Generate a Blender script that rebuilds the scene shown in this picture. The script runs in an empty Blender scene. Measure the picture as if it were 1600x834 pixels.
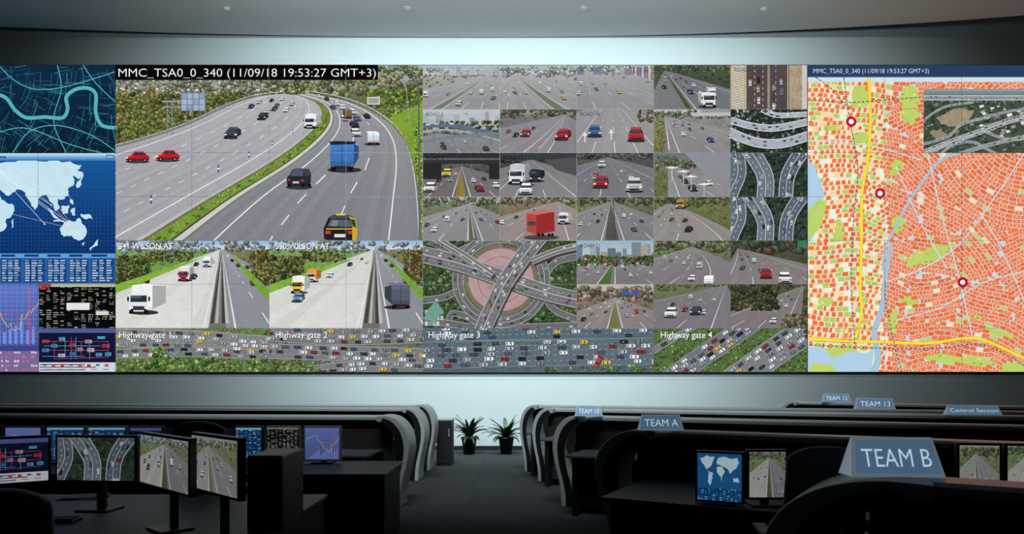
import bpy, bmesh, math, random
from mathutils import Vector, Matrix

F = 1100.0; CH = 1.7; HV = 590.0
YW = 16.5; S = YW / F
EPS = 1.6e-5
scene = bpy.context.scene
scene.view_settings.view_transform = 'Standard'
scene.view_settings.look = 'None'

def lin(c):
    out = []
    for x in c[:3]:
        x = max(0.0, min(255.0, x)) / 255.0
        out.append(x / 12.92 if x <= 0.04045 else ((x + 0.055) / 1.055) ** 2.4)
    return out

def px(u, Y): return (u - 800) * Y / F
def Yat(v, z): return F * (CH - z) / (v - HV)

# ------------------------------------------------------------------ materials
def new_mat(name):
    m = bpy.data.materials.new(name); m.use_nodes = True
    nt = m.node_tree; nt.nodes.clear()
    return m, nt

def mat_surface(name, col, rough=0.5, nscale=8.0, namt=0.08, metal=0.0, bump=0.0, emis=0.0, spec=0.5):
    m, nt = new_mat(name)
    o = nt.nodes.new('ShaderNodeOutputMaterial'); b = nt.nodes.new('ShaderNodeBsdfPrincipled')
    nt.links.new(b.outputs[0], o.inputs[0])
    tc = nt.nodes.new('ShaderNodeTexCoord'); n = nt.nodes.new('ShaderNodeTexNoise')
    n.inputs['Scale'].default_value = nscale; n.inputs['Detail'].default_value = 5
    nt.links.new(tc.outputs['Object'], n.inputs['Vector'])
    r = nt.nodes.new('ShaderNodeValToRGB')
    c = lin(col)
    r.color_ramp.elements[0].position = 0.3; r.color_ramp.elements[1].position = 0.7
    r.color_ramp.elements[0].color = [x * (1 - namt) for x in c] + [1]
    r.color_ramp.elements[1].color = [min(1, x * (1 + namt)) for x in c] + [1]
    nt.links.new(n.outputs['Fac'], r.inputs[0]); nt.links.new(r.outputs[0], b.inputs['Base Color'])
    b.inputs['Roughness'].default_value = rough; b.inputs['Metallic'].default_value = metal
    b.inputs['Specular IOR Level'].default_value = spec
    if emis > 0:
        nt.links.new(r.outputs[0], b.inputs['Emission Color']); b.inputs['Emission Strength'].default_value = emis
    if bump > 0:
        bp = nt.nodes.new('ShaderNodeBump'); bp.inputs['Strength'].default_value = bump
        nt.links.new(n.outputs['Fac'], bp.inputs['Height']); nt.links.new(bp.outputs[0], b.inputs['Normal'])
    return m

def mat_screen(name, scale, strength):
    m, nt = new_mat(name)
    o = nt.nodes.new('ShaderNodeOutputMaterial'); e = nt.nodes.new('ShaderNodeEmission')
    nt.links.new(e.outputs[0], o.inputs[0]); e.inputs['Strength'].default_value = strength
    a = nt.nodes.new('ShaderNodeAttribute'); a.attribute_name = 'Col'
    tc = nt.nodes.new('ShaderNodeTexCoord')
    def noise(sc, det):
        n = nt.nodes.new('ShaderNodeTexNoise'); n.inputs['Scale'].default_value = sc; n.inputs['Detail'].default_value = det
        n.inputs['Roughness'].default_value = 0.7; nt.links.new(tc.outputs['Object'], n.inputs['Vector']); return n
    n = noise(scale, 5); n2 = noise(scale * 4.2, 2); n3 = noise(scale * .35, 3)
    def math_(op, x, y):
        q = nt.nodes.new('ShaderNodeMath'); q.operation = op
        for i, s in enumerate((x, y)):
            if isinstance(s, (int, float)): q.inputs[i].default_value = s
            else: nt.links.new(s, q.inputs[i])
        return q.outputs[0]
    d1 = math_('MULTIPLY', math_('SUBTRACT', n.outputs['Fac'], 0.49), 5.0)
    d2 = math_('MULTIPLY', math_('SUBTRACT', n2.outputs['Fac'], 0.5), 5.0)
    d3 = math_('MULTIPLY', math_('SUBTRACT', n3.outputs['Fac'], 0.5), 4.0)
    d = math_('ADD', math_('ADD', d1, d2), d3)
    am = math_('ADD', a.outputs['Alpha'], 0.008)
    d = math_('MAXIMUM', math_('ADD', math_('MULTIPLY', d, am), 1.0), 0.14)
    v = nt.nodes.new('ShaderNodeVectorMath'); v.operation = 'SCALE'
    nt.links.new(a.outputs['Color'], v.inputs[0]); nt.links.new(d, v.inputs['Scale'])
    nt.links.new(v.outputs[0], e.inputs['Color'])
    m.cycles.emission_sampling = 'NONE'
    return m

def mat_emit(name, col, st=1.0):
    m, nt = new_mat(name)
    o = nt.nodes.new('ShaderNodeOutputMaterial'); e = nt.nodes.new('ShaderNodeEmission')
    e.inputs[0].default_value = lin(col) + [1]; e.inputs[1].default_value = st
    nt.links.new(e.outputs[0], o.inputs[0]); m.cycles.emission_sampling = 'NONE'
    return m

M_WALL = mat_surface('painted_wall', (184, 199, 202), 0.8, 1.5, 0.02)
M_CEIL = mat_surface('painted_ceiling', (184, 193, 197), 0.85, 1.5, 0.02)
M_DARKWALL = mat_surface('dark_wall', (34, 38, 40), 0.9, 2, 0.1)
M_CAP = mat_surface('grey_laminate', (164, 172, 174), 0.45, 20, 0.04)
M_PART = mat_surface('black_fabric_panel', (17, 19, 21), 0.9, 60, 0.25, bump=0.2)
M_BLACK = mat_surface('black_plastic', (13, 14, 16), 0.45, 30, 0.15)
M_DESK = mat_surface('desk_laminate', (72, 77, 81), 0.5, 12, 0.05, spec=.3)
M_PED = mat_surface('dark_cabinet_paint', (29, 32, 35), 0.55, 12, 0.06, spec=.3)
M_FRAME = mat_surface('dark_grey_plastic', (34, 38, 42), 0.4, 30, 0.1)
M_LFRAME = mat_surface('light_grey_plastic', (160, 168, 174), 0.4, 30, 0.05)
M_LEAF = mat_surface('leaf_green', (32, 60, 32), 0.45, 12, 0.35)
M_POT = mat_surface('black_pot', (18, 19, 20), 0.35, 12, 0.1)
M_SOIL = mat_surface('soil', (40, 30, 22), 0.95, 40, 0.4, bump=0.5)
M_SIGN = mat_surface('sign_blue_panel', (92, 128, 160), 0.4, 6, 0.04, emis=0.5)  # unlit sign: emission stands in for video wall light passing through the panel
M_SIGNF = mat_surface('sign_grey_frame', (165, 180, 190), 0.4, 6, 0.04, emis=0.25)  # slight emission put in so the unlit frame looks lit
M_SIGNT = mat_surface('sign_lettering', (215, 228, 236), 0.5, 6, 0.02, emis=0.7)  # letters emit too, in place of light reaching them
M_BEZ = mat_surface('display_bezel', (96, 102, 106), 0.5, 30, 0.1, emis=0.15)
M_HOUS = mat_surface('display_housing', (50, 55, 60), 0.5, 30, 0.1)
M_CHAIR = mat_surface('chair_fabric', (70, 75, 80), 0.7, 50, 0.2, bump=0.2)
M_PAPER = mat_surface('paper', (120, 122, 122), 0.8, 20, 0.03)
M_SCR = mat_screen('screen_picture', 12.0, 1.0)
M_MON = mat_screen('desk_screen_picture', 40.0, 0.5)
M_TW = mat_emit('screen_text_white', (245, 245, 245))
M_TK = mat_emit('screen_text_black', (12, 12, 14))
M_TD = mat_emit('screen_text_grey', (62, 64, 66))
M_TL = mat_emit('screen_text_pale', (214, 226, 238))

def mk_carpet():
    m, nt = new_mat('carpet_tiles')
    o = nt.nodes.new('ShaderNodeOutputMaterial'); b = nt.nodes.new('ShaderNodeBsdfPrincipled')
    nt.links.new(b.outputs[0], o.inputs[0])
    tc = nt.nodes.new('ShaderNodeTexCoord')
    br = nt.nodes.new('ShaderNodeTexBrick'); br.offset = 0.0
    br.inputs['Scale'].default_value = 1.0; br.inputs['Brick Width'].default_value = 0.6; br.inputs['Row Height'].default_value = 0.6
    br.inputs['Mortar Size'].default_value = 0.006
    br.inputs['Color1'].default_value = lin((54, 58, 60)) + [1]; br.inputs['Color2'].default_value = lin((60, 64, 67)) + [1]
    br.inputs['Mortar'].default_value = lin((48, 52, 54)) + [1]
    n = nt.nodes.new('ShaderNodeTexNoise'); n.inputs['Scale'].default_value = 80
    nt.links.new(tc.outputs['Object'], br.inputs['Vector']); nt.links.new(tc.outputs['Object'], n.inputs['Vector'])
    bp = nt.nodes.new('ShaderNodeBump'); bp.inputs['Strength'].default_value = 0.4
    nt.links.new(n.outputs['Fac'], bp.inputs['Height']); nt.links.new(bp.outputs[0], b.inputs['Normal'])
    nt.links.new(br.outputs['Color'], b.inputs['Base Color']); b.inputs['Roughness'].default_value = 0.9
    b.inputs['Specular IOR Level'].default_value = 0.05
    return m
M_CARPET = mk_carpet()

# ------------------------------------------------------------------ mesh helpers
def link(ob, parent=None):
    scene.collection.objects.link(ob)
    if parent: ob.parent = parent
    return ob

def empty(name, loc=(0, 0, 0)):
    e = bpy.data.objects.new(name, None); e.location = (0, 0, 0); e.empty_display_size = 0.1
    scene.collection.objects.link(e); return e

def mesh_obj(name, verts, faces, mat, parent=None, bevel=0.0, smooth=False):
    me = bpy.data.meshes.new(name)
    me.from_pydata([tuple(v) for v in verts], [], faces)
    bm = bmesh.new(); bm.from_mesh(me)
    bmesh.ops.recalc_face_normals(bm, faces=bm.faces); bm.to_mesh(me); bm.free()
    me.materials.append(mat)
    if smooth:
        for p in me.polygons: p.use_smooth = True
    ob = link(bpy.data.objects.new(name, me), parent)
    if bevel > 0:
        md = ob.modifiers.new('b', 'BEVEL'); md.width = bevel; md.segments = 2; md.limit_method = 'ANGLE'
    return ob

BF = [(0, 1, 2, 3), (4, 7, 6, 5), (0, 4, 5, 1), (1, 5, 6, 2), (2, 6, 7, 3), (3, 7, 4, 0)]
class Frame:
    def __init__(s, o, l, d=None):
        s.o = Vector((o[0], o[1], 0)); s.l = Vector((l[0], l[1], 0)).normalized()
        if d is None:
            d = Vector((-s.l.y, s.l.x, 0))
            if d.y < 0: d = -d
        s.d = Vector((d[0], d[1], 0)).normalized()
    def p(s, l, d, z): return s.o + s.l * l + s.d * d + Vector((0, 0, z))
def lbox(name, fr, l0, l1, d0, d1, z0, z1, mat, parent, bevel=0.0):
    v = [fr.p(l0, d0, z0), fr.p(l1, d0, z0), fr.p(l1, d1, z0), fr.p(l0, d1, z0),
         fr.p(l0, d0, z1), fr.p(l1, d0, z1), fr.p(l1, d1, z1), fr.p(l0, d1, z1)]
    return mesh_obj(name, v, BF, mat, parent, bevel)
def sweep(name, sections, mat, parent, closed_ends=True, smooth=False, bevel=0.0):
    n = len(sections[0]); v = []; f = []
    for s in sections: v += s
    for i in range(len(sections) - 1):
        for j in range(n):
            a = i * n + j; b = i * n + (j + 1) % n
            f.append((a, b, b + n, a + n))
    if closed_ends:
        f.append(tuple(range(n))); f.append(tuple(range((len(sections) - 1) * n, len(sections) * n)))
    return mesh_obj(name, v, f, mat, parent, bevel, smooth)
WORLD = Frame((0, 0), (1, 0))

def cat(pts, n=6):
    if len(pts) < 3: return list(pts)
    P = [pts[0]] + list(pts) + [pts[-1]]; out = []
    for i in range(1, len(P) - 2):
        a, b, c, d = P[i - 1], P[i], P[i + 1], P[i + 2]
        for k in range(n):
            t = k / n
            out.append(tuple(0.5 * ((2 * b[q]) + (-a[q] + c[q]) * t + (2 * a[q] - 5 * b[q] + 4 * c[q] - d[q]) * t * t +
                       (-a[q] + 3 * b[q] - 3 * c[q] + d[q]) * t ** 3) for q in range(len(b))))
    out.append(tuple(pts[-1])); return out

# ------------------------------------------------------------------ vector canvas
def clip_poly(p, r):
    x0, y0, x1, y1 = r
    for ax, lim, sg in ((0, x0, 1), (0, x1, -1), (1, y0, 1), (1, y1, -1)):
        if not p: return p
        q = []
        for i in range(len(p)):
            a = p[i - 1]; b = p[i]
            ia = (a[ax] - lim) * sg >= 0; ib = (b[ax] - lim) * sg >= 0
            if ia != ib:
                t = (lim - a[ax]) / (b[ax] - a[ax])
                q.append((a[0] + (b[0] - a[0]) * t, a[1] + (b[1] - a[1]) * t))
            if ib: q.append(b)
        p = q
    return p

class Canvas:
    def __init__(s): s.v = []; s.f = []; s.c = []; s.k = 0; s.clip = None; s.maxk = 0; s.haze = None; s.film = 0.0
    def tile(s, T, keep=False, film=0.0):
        s.clip = T; s.film = film
        if not keep: s.k = 0
    def poly(s, pts, col, tex=0.0, adv=True):
        if s.clip: pts = clip_poly(list(pts), s.clip)
        if len(pts) < 3: return
        if adv: s.k += 1
        s.maxk = max(s.maxk, s.k)
        if s.haze: col = tuple(col[i] + (s.haze[0][i] - col[i]) * s.haze[1] for i in range(3))
        if s.film > 0:     # camera footage: slightly muted colour and grain
            g = .3 * col[0] + .55 * col[1] + .15 * col[2]; m = s.film
            col = tuple((c + (g - c) * m) * (1 - m * .5) + (126, 132, 134)[i] * m * .5 for i, c in enumerate(col)); tex = max(tex, .04)
        n = len(s.v); s.v += [(p[0], p[1], s.k) for p in pts]
        s.f.append(tuple(range(n, n + len(pts))))
        s.c += (lin(col) + [tex]) * len(pts)
    def rect(s, x0, y0, x1, y1, col, tex=0.0, adv=True):
        s.poly([(x0, y0), (x1, y0), (x1, y1), (x0, y1)], col, tex, adv)
    def grad(s, x0, y0, x1, y1, c0, c1, n=10, tex=0.0):
        s.k += 1
        for i in range(n):
            t = i / max(1, n - 1); c = [c0[q] + (c1[q] - c0[q]) * t for q in range(3)]
            s.rect(x0, y0 + (y1 - y0) * i / n, x1, y0 + (y1 - y0) * (i + 1) / n, c, tex, False)
    def band(s, pts, w, col, tex=0.0, w2=None, off=0.0, adv=True):
        if adv: s.k += 1
        L = []; n = len(pts)
        for i, p in enumerate(pts):
            a = pts[max(0, i - 1)]; b = pts[min(n - 1, i + 1)]
            dx, dy = b[0] - a[0], b[1] - a[1]; m = math.hypot(dx, dy) or 1
            nx, ny = -dy / m, dx / m
            ww = w if w2 is None else w + (w2 - w) * i / (n - 1)
            L.append(((p[0] + nx * (off - ww / 2), p[1] + ny * (off - ww / 2)), (p[0] + nx * (off + ww / 2), p[1] + ny * (off + ww / 2))))
        for i in range(n - 1):
            s.poly([L[i][0], L[i + 1][0], L[i + 1][1], L[i][1]], col, tex, False)
    def line(s, x0, y0, x1, y1, w, col): s.band([(x0, y0), (x1, y1)], w, col)
    def ell(s, x, y, rx, ry, col, tex=0.0, n=14, rot=0, adv=True):
        c, q = math.cos(rot), math.sin(rot)
        s.poly([(x + rx * math.cos(a) * c - ry * math.sin(a) * q, y + rx * math.cos(a) * q + ry * math.sin(a) * c)
                for a in [i * 2 * math.pi / n for i in range(n)]], col, tex, adv)
    def ring(s, x, y, r, w, col, n=28, a0=0, a1=6.2832, sy=1.0, tex=0.0):
        s.band([(x + r * math.cos(a0 + (a1 - a0) * i / n), y + sy * r * math.sin(a0 + (a1 - a0) * i / n)) for i in range(n + 1)], w, col, tex)
    def build(s, name, fn, mat, parent):
        me = bpy.data.meshes.new(name)
        me.from_pydata([tuple(fn(*v)) for v in s.v], [], s.f)
        at = me.color_attributes.new('Col', 'FLOAT_COLOR', 'CORNER')
        at.data.foreach_set('color', s.c)
        me.materials.append(mat)
        return link(bpy.data.objects.new(name, me), parent)

def mul(c, k): return tuple(min(255, x * k) for x in c)
def jit(R, c, a): k = 1 + R.uniform(-a, a); return mul(c, k)
def mixc(a, b, t): return tuple(a[i] + (b[i] - a[i]) * t for i in range(3))

CARS = [(240, 242, 244), (225, 228, 232), (236, 238, 238), (175, 180, 188), (52, 55, 62), (30, 32, 38), (236, 238, 240), (214, 218, 222), (86, 92, 104), (66, 72, 84), (196, 200, 206), (150, 156, 164), (146, 38, 40), (60, 78, 118), (120, 125, 130)]
GREENS = [(58, 74, 34), (84, 98, 46), (44, 56, 30), (110, 114, 62), (96, 88, 56), (70, 88, 42)]
OLIVE = [(88, 84, 54), (66, 68, 42), (110, 98, 66), (52, 56, 36), (120, 112, 76)]

def foliage(C, R, x0, y0, x1, y1, n, r, pal, tex=0.2):
    n = int(n * 2.8); r *= .56; k0 = C.k; M = 24; top = k0
    for i in range(n):
        x = R.uniform(x0, x1); y = y0 + (y1 - y0) * (i + R.random()) / n
        rr = r * R.uniform(0.35, 1.4); k = 7; c = jit(R, R.choice(pal), .14); C.k = k0 + 3 * (i % M)
        for q, (ox, oy, f, m) in enumerate(((0, 0, 1, .6), (-.12, -.22, .78, 1.0), (-.25, -.42, .4, 1.26))):
            if q == 2 and rr < 1.6: continue
            C.poly([(x + ox * rr + f * rr * R.uniform(.65, 1.15) * math.cos(a), y + oy * rr + f * rr * R.uniform(.55, 1.0) * math.sin(a)) for a in [j * 6.283 / k for j in range(k)]],
                   mul(c, m), tex)
        top = max(top, C.k)
    C.k = top

def car(C, x, y, w, col, away=False, dx=0.0):
    C.ell(x, y - .04 * w, w * .6, w * .11, (44, 46, 50), n=10)
    if w < 4.0:
        C.rect(x - w / 2, y - .8 * w, x + w / 2, y - .05 * w, col)
        C.rect(x - w * .38, y - .66 * w, x + w * .38, y - .42 * w, (45, 52, 60)); return
    d = dx * w
    q = lambda a, b, u0, v0, u1, v1, c: C.poly([(x - a * w + u0, y - v0 * w), (x + a * w + u0, y - v0 * w), (x + b * w + u1, y - v1 * w), (x - b * w + u1, y - v1 * w)], c)
    for sx in (-.4, .4): C.rect(x + (sx - .09) * w, y - .16 * w, x + (sx + .09) * w, y + .01 * w, (18, 18, 20))
    if abs(dx) > .05:
        sg = 1 if dx > 0 else -1
        C.poly([(x + sg * .5 * w, y - .1 * w), (x + sg * .5 * w + d * 1.0, y - .32 * w), (x + sg * .46 * w + d, y - .72 * w), (x + sg * .34 * w + d * .5, y - .84 * w), (x + sg * .5 * w, y - .42 * w)], mul(col, .62))
        C.poly([(x + sg * .48 * w + d * .2, y - .52 * w), (x + sg * .46 * w + d * .9, y - .6 * w), (x + sg * .42 * w + d * .9, y - .74 * w), (x + sg * .36 * w + d * .5, y - .78 * w)], (44, 50, 58))
    q(.5, .49, 0, .08, 0, .24, mul(col, .7)); q(.49, .5, 0, .24, 0, .4, mul(col, .86))
    q(.3, .3, 0, .1, 0, .2, (36, 38, 42))
    lc = (204, 50, 40) if away else (250, 250, 240)
    for sx in (-.4, .4): C.rect(x + (sx - .08) * w, y - .36 * w, x + (sx + .08) * w, y - .26 * w, lc)
    q(.5, .45, 0, .4, d * .2, .53, mul(col, 1.04))
    q(.43, .35, d * .2, .53, d * .45, .72, (38, 46, 56)); q(.3, .3, d * .2, .6, d * .4, .68, (70, 82, 96))
    q(.36, .33, d * .45, .72, d * .75, .9, mul(col, 1.12))

def truck(C, x, y, w, box, cab, away=False, dx=0.3, h=1.25):
    d = dx * w
    C.ell(x + d * .5, y - .05 * w, w * .75, w * .12, (46, 48, 52), n=10)
    sg = 1 if dx > 0 else -1
    b0 = y - .22 * w; t0 = y - h * w
    if not away:
        bx = x + d * .35; t0 -= .12 * w
        C.poly([(bx + sg * .5 * w, b0), (bx + sg * .5 * w + d * 1.3, b0 - .3 * w), (bx + sg * .5 * w + d * 1.3, t0 + .02 * w), (bx + sg * .5 * w, t0)], mul(box, .7))
        C.poly([(bx - .5 * w, b0 - .1 * w), (bx + .5 * w, b0 - .1 * w), (bx + .5 * w, t0), (bx - .5 * w, t0)], box)
        C.poly([(bx - .5 * w, t0), (bx + .5 * w, t0), (bx + sg * .5 * w + d * 1.3, t0 + .02 * w), (bx - .4 * w + d, t0 - .1 * w)], mul(box, 1.12))
        C.rect(x - .46 * w, y - .95 * w, x + .46 * w, y - .1 * w, cab)
        C.rect(x - .4 * w, y - .88 * w, x + .4 * w, y - .56 * w, (40, 50, 62)); C.rect(x - .4 * w, y - .88 * w, x + .1 * w, y - .74 * w, (76, 90, 104))
        C.rect(x - .38 * w, y - .36 * w, x + .38 * w, y - .16 * w, (50, 54, 60))
        for s2 in (-.36, .36): C.rect(x + (s2 - .08) * w, y - .34 * w, x + (s2 + .08) * w, y - .24 * w, (250, 250, 240))
        C.rect(x - .56 * w, y - .82 * w, x - .47 * w, y - .6 * w, (30, 30, 32)); C.rect(x + .47 * w, y - .82 * w, x + .56 * w, y - .6 * w, (30, 30, 32))
    else:
        C.poly([(x + sg * .5 * w, b0), (x + sg * .5 * w + d, b0 - .35 * w), (x + sg * .5 * w + d, t0 + .1 * w), (x + sg * .5 * w, t0)], mul(box, .68))
        C.rect(x - .5 * w, t0, x + .5 * w, b0, box); C.rect(x - .5 * w, t0, x + .5 * w, t0 + .25 * w, mul(box, 1.1)); C.rect(x - .5 * w, b0 - .2 * w, x + .5 * w, b0, mul(box, .85))
        C.poly([(x - .5 * w, t0), (x + .5 * w, t0), (x + .45 * w + d, t0 - .12 * w), (x - .42 * w + d, t0 - .12 * w)], mul(box, 1.25))
        C.line(x, t0, x, b0, .03 * w, mul(box, .6))
        C.rect(x - .48 * w, b0, x + .48 * w, y - .12 * w, (40, 40, 44))
        for s2 in (-.4, .4): C.rect(x + (s2 - .06) * w, b0, x + (s2 + .06) * w, b0 + .06 * w, (210, 40, 36))
    for sx in (-.36, .36): C.rect(x + (sx - .1) * w, y - .18 * w, x + (sx + .1) * w, y + .01 * w, (16, 16, 18))

def acar(C, x, y, L, w, a, col):
    c, s = math.cos(a), math.sin(a)
    def P(l0, l1, w0, w1, cc, ox=0, oy=0, ch=0):
        pts = [(l0, -w0), (l1 - ch, -w1), (l1, -w1 + ch), (l1, w1 - ch), (l1 - ch, w1), (l0, w0)]
        C.poly([(x + ox + u * c - v * s, y + oy + u * s + v * c) for u, v in pts], cc)
    P(-L / 2, L / 2, w / 2, w / 2, (46, 52, 58), w * .15, w * .2)
    P(-L / 2, L / 2, w / 2, w / 2, col, 0, 0, w * .18)
    P(L * .08, L * .22, w * .42, w * .36, (40, 48, 58)); P(-L * .4, -L * .28, w * .34, w * .4, (46, 54, 64))

def traffic(C, R, pts, off, gap, L, w, pal, prob=.8, flip=False):
    acc = R.uniform(0, gap); k0 = C.k
    for i in range(len(pts) - 1):
        a, b = pts[i], pts[i + 1]; d = math.hypot(b[0] - a[0], b[1] - a[1])
        if d == 0: continue
        ux, uy = (b[0] - a[0]) / d, (b[1] - a[1]) / d
        while acc < d:
            if R.random() < prob:
                j = R.uniform(-.12, .12) * w; C.k = k0
                acar(C, a[0] + ux * acc - uy * (off + j), a[1] + uy * acc + ux * (off + j), L * R.uniform(.85, 1.1), w * .92,
                     math.atan2(uy, ux) + (math.pi if flip else 0), R.choice(pal))
            acc += gap * R.uniform(.85, 1.4)
        acc -= d
    C.k = k0 + 4

def dashes(C, pts, dl, gap, w, col, off=0.0):
    acc = 0; C.k += 1
    for i in range(len(pts) - 1):
        a, b = pts[i], pts[i + 1]; d = math.hypot(b[0] - a[0], b[1] - a[1]); m = d or 1
        ux, uy = (b[0] - a[0]) / m, (b[1] - a[1]) / m
        while acc < d:
            x0 = a[0] + ux * acc - uy * off; y0 = a[1] + uy * acc + ux * off
            C.band([(x0, y0), (x0 + ux * dl, y0 + uy * dl)], w, col, adv=False); acc += gap
        acc -= d

def rough(R, pts, it=3, a=.16):
    for _ in range(it):
        o = []
        for i in range(len(pts)):
            p, q = pts[i], pts[(i + 1) % len(pts)]; dx, dy = q[0] - p[0], q[1] - p[1]; j = R.uniform(-a, a)
            o += [p, ((p[0] + q[0]) / 2 - dy * j, (p[1] + q[1]) / 2 + dx * j)]
        pts = o
    return pts

def hw(C, T, h=.2, vx=.5, strips=((-.3, 1.3, (132, 133, 140)),), solid=(), dash=(), lanes=(), n=3, cw=.13, sky=(190, 200, 210),
       verL=(84, 100, 46), verR=(84, 100, 46), bend=0.0, seed=1, pal=CARS, far=GREENS, fh=.08, rails=(), lc=(225, 226, 228), keep=False, sky2=None, tex=.18, hz=.4, film=.1):
    R = random.Random(seed); C.tile(T, keep, film); x0, y0, x1, y1 = T; Wd = x1 - x0; H = y1 - y0
    yh = y0 + h * H; hc = mixc(sky2 or sky, (150, 154, 156), .5)
    X = lambda xb, f: x0 + Wd * (vx + (xb - vx) * f + bend * (1 - f) ** 2)
    Yf = lambda f: yh + (y1 - yh) * f
    HZ_ = lambda c, f: mixc(c, hc, hz * (1 - f) ** 2)
    C.grad(x0, y0, x1, yh + 1, sky, sky2 or sky, 5)
    fs = [0.0, .02, .05, .1, .17, .26, .37, .5, .66, .83, 1.0]
    C.k += 1
    for f0, f1 in zip(fs[:-1], fs[1:]):
        C.rect(x0, Yf(f0), X(vx, 0), Yf(f1), HZ_(verL, f0), tex, False); C.rect(X(vx, 0), Yf(f0), x1, Yf(f1), HZ_(verR, f0), tex, False)
    if fh > 0:
        foliage(C, R, x0, yh - fh * H, x1, yh + fh * H * .3, 44, fh * H * .6, [mixc(c, hc, hz * .6) for c in far])
        foliage(C, R, x0, yh, X(vx, 0), y1, 22, H * .05, [mul(verL, .8), mul(verL, 1.15), mul(verL, .95)]); foliage(C, R, X(vx, 0), yh, x1, y1, 22, H * .05, [mul(verR, .8), mul(verR, 1.15), mul(verR, .95)])
    for a, b, c in strips:
        m = max(1, int((b - a) / .12)); C.k += 1
        for q in range(m):
            a2, b2 = a + (b - a) * q / m, a + (b - a) * (q + 1) / m; cj = jit(R, c, .03)
            for f0, f1 in zip(fs[:-1], fs[1:]):
                e0 = .012 if q == 0 else 0; e1 = .012 if q == m - 1 else 0
                C.poly([(X(a2, f0) - e0 * Wd, Yf(f0)), (X(b2, f0) + e1 * Wd, Yf(f0)), (X(b2, f1) + e1 * Wd, Yf(f1)), (X(a2, f1) - e0 * Wd, Yf(f1))], HZ_(cj, (f0 + f1) / 2), .03, False)
    for a in solid:
        C.k += 1
        for f0, f1 in zip(fs[:-1], fs[1:]):
            w0, w1 = .006 * Wd * f0 + .06, .006 * Wd * f1 + .06
            C.poly([(X(a, f0) - w0, Yf(f0)), (X(a, f0) + w0, Yf(f0)), (X(a, f1) + w1, Yf(f1)), (X(a, f1) - w1, Yf(f1))], lc, 0, False)
    for a in dash:
        C.k += 1; d = 1.0
        while d < 14:
            f1, f0 = 1 / d, 1 / (d + .25)
            w0, w1 = .005 * Wd * f0 + .05, .005 * Wd * f1 + .05
            C.poly([(X(a, f0) - w0, Yf(f0)), (X(a, f0) + w0, Yf(f0)), (X(a, f1) + w1, Yf(f1)), (X(a, f1) - w1, Yf(f1))], lc, 0, False); d += .62
    for a, c, hh in rails:
        C.k += 1
        for f0, f1 in zip(fs[:-1], fs[1:]):
            C.poly([(X(a, f0), Yf(f0) - hh * H * f0), (X(a, f0), Yf(f0)), (X(a, f1), Yf(f1)), (X(a, f1), Yf(f1) - hh * H * f1)], c, 0, False)
        C.k += 1
        for f0, f1 in zip(fs[:-1], fs[1:]):
            C.poly([(X(a, f0), Yf(f0) - hh * H * f0), (X(a, f0) + .012 * Wd * f0, Yf(f0) - hh * H * f0), (X(a, f1) + .012 * Wd * f1, Yf(f1) - hh * H * f1), (X(a, f1), Yf(f1) - hh * H * f1)], mul(c, 1.35), 0, False)
    L = []
    for a, aw in lanes:
        d = R.uniform(1.05, 2.2)
        for i in range(n):
            L.append((1 / d, a, aw)); d *= R.uniform(1.3, 1.9)
            if d > 12: break
    cw *= .82
    for f, a, aw in sorted(L):
        cc = R.choice(pal); w = max(1.4, cw * Wd * f); C.haze = (hc, hz * .8 * (1 - f) ** 2)
        if R.random() < .12 and f < .7: truck(C, X(a, f), Yf(f), w * 1.1, R.choice([(230, 230, 232), (190, 195, 205), (150, 60, 50)]), (220, 220, 225), aw, .25 * (1 if vx > a else -1))
        else: car(C, X(a, f), Yf(f), w, cc, aw, .3 * (1 if vx > a else -1))
    C.haze = None
    return X, Yf

# ------------------------------------------------------------------ tile pictures
def pic_streetmap(C, T, seed=5):
    R = random.Random(seed); C.tile(T); x0, y0, x1, y1 = T
    C.grad(x0, y0, x1, y1, (14, 42, 66), (12, 32, 54), 6)
    for i in range(420):
        x = R.uniform(x0, x1); y = R.uniform(y0, y1); base = .35 * math.sin(x * .02) + .3 * math.cos(y * .03); a = base + R.choice([0, 1.57, 3.14, 1.57]) + R.uniform(-.12, .12); pts = [(x, y)]
        for k in range(R.randint(3, 9)):
            a += R.uniform(-.14, .14); x += 4.5 * math.cos(a); y += 4.5 * math.sin(a); pts.append((x, y))
        C.band(pts, R.choice([.45, .5, .6, .8]), R.choice([(34, 96, 116), (44, 120, 138), (28, 78, 100), (60, 146, 160)]))
    for pts in ([(0, 104), (26, 128), (60, 140), (110, 134), (181, 112)], [(20, 239), (46, 206), (88, 196), (140, 210), (181, 236)], [(90, 102), (96, 140), (84, 190), (104, 239)], [(-10, 210), (40, 200), (110, 226), (160, 239)], [(130, 102), (150, 130), (181, 160)]):
        C.band(cat(pts, 5), 1.3, (84, 176, 186))
    C.band(cat([(-190, 150), (-120, 190), (-60, 150), (-20, 146), (8, 152), (24, 172), (42, 184), (70, 183), (98, 184), (106, 170), (104, 152), (118, 140), (138, 138), (150, 148), (150, 176), (160, 196), (184, 200)], 8), 5.6, (86, 178, 186))

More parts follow.
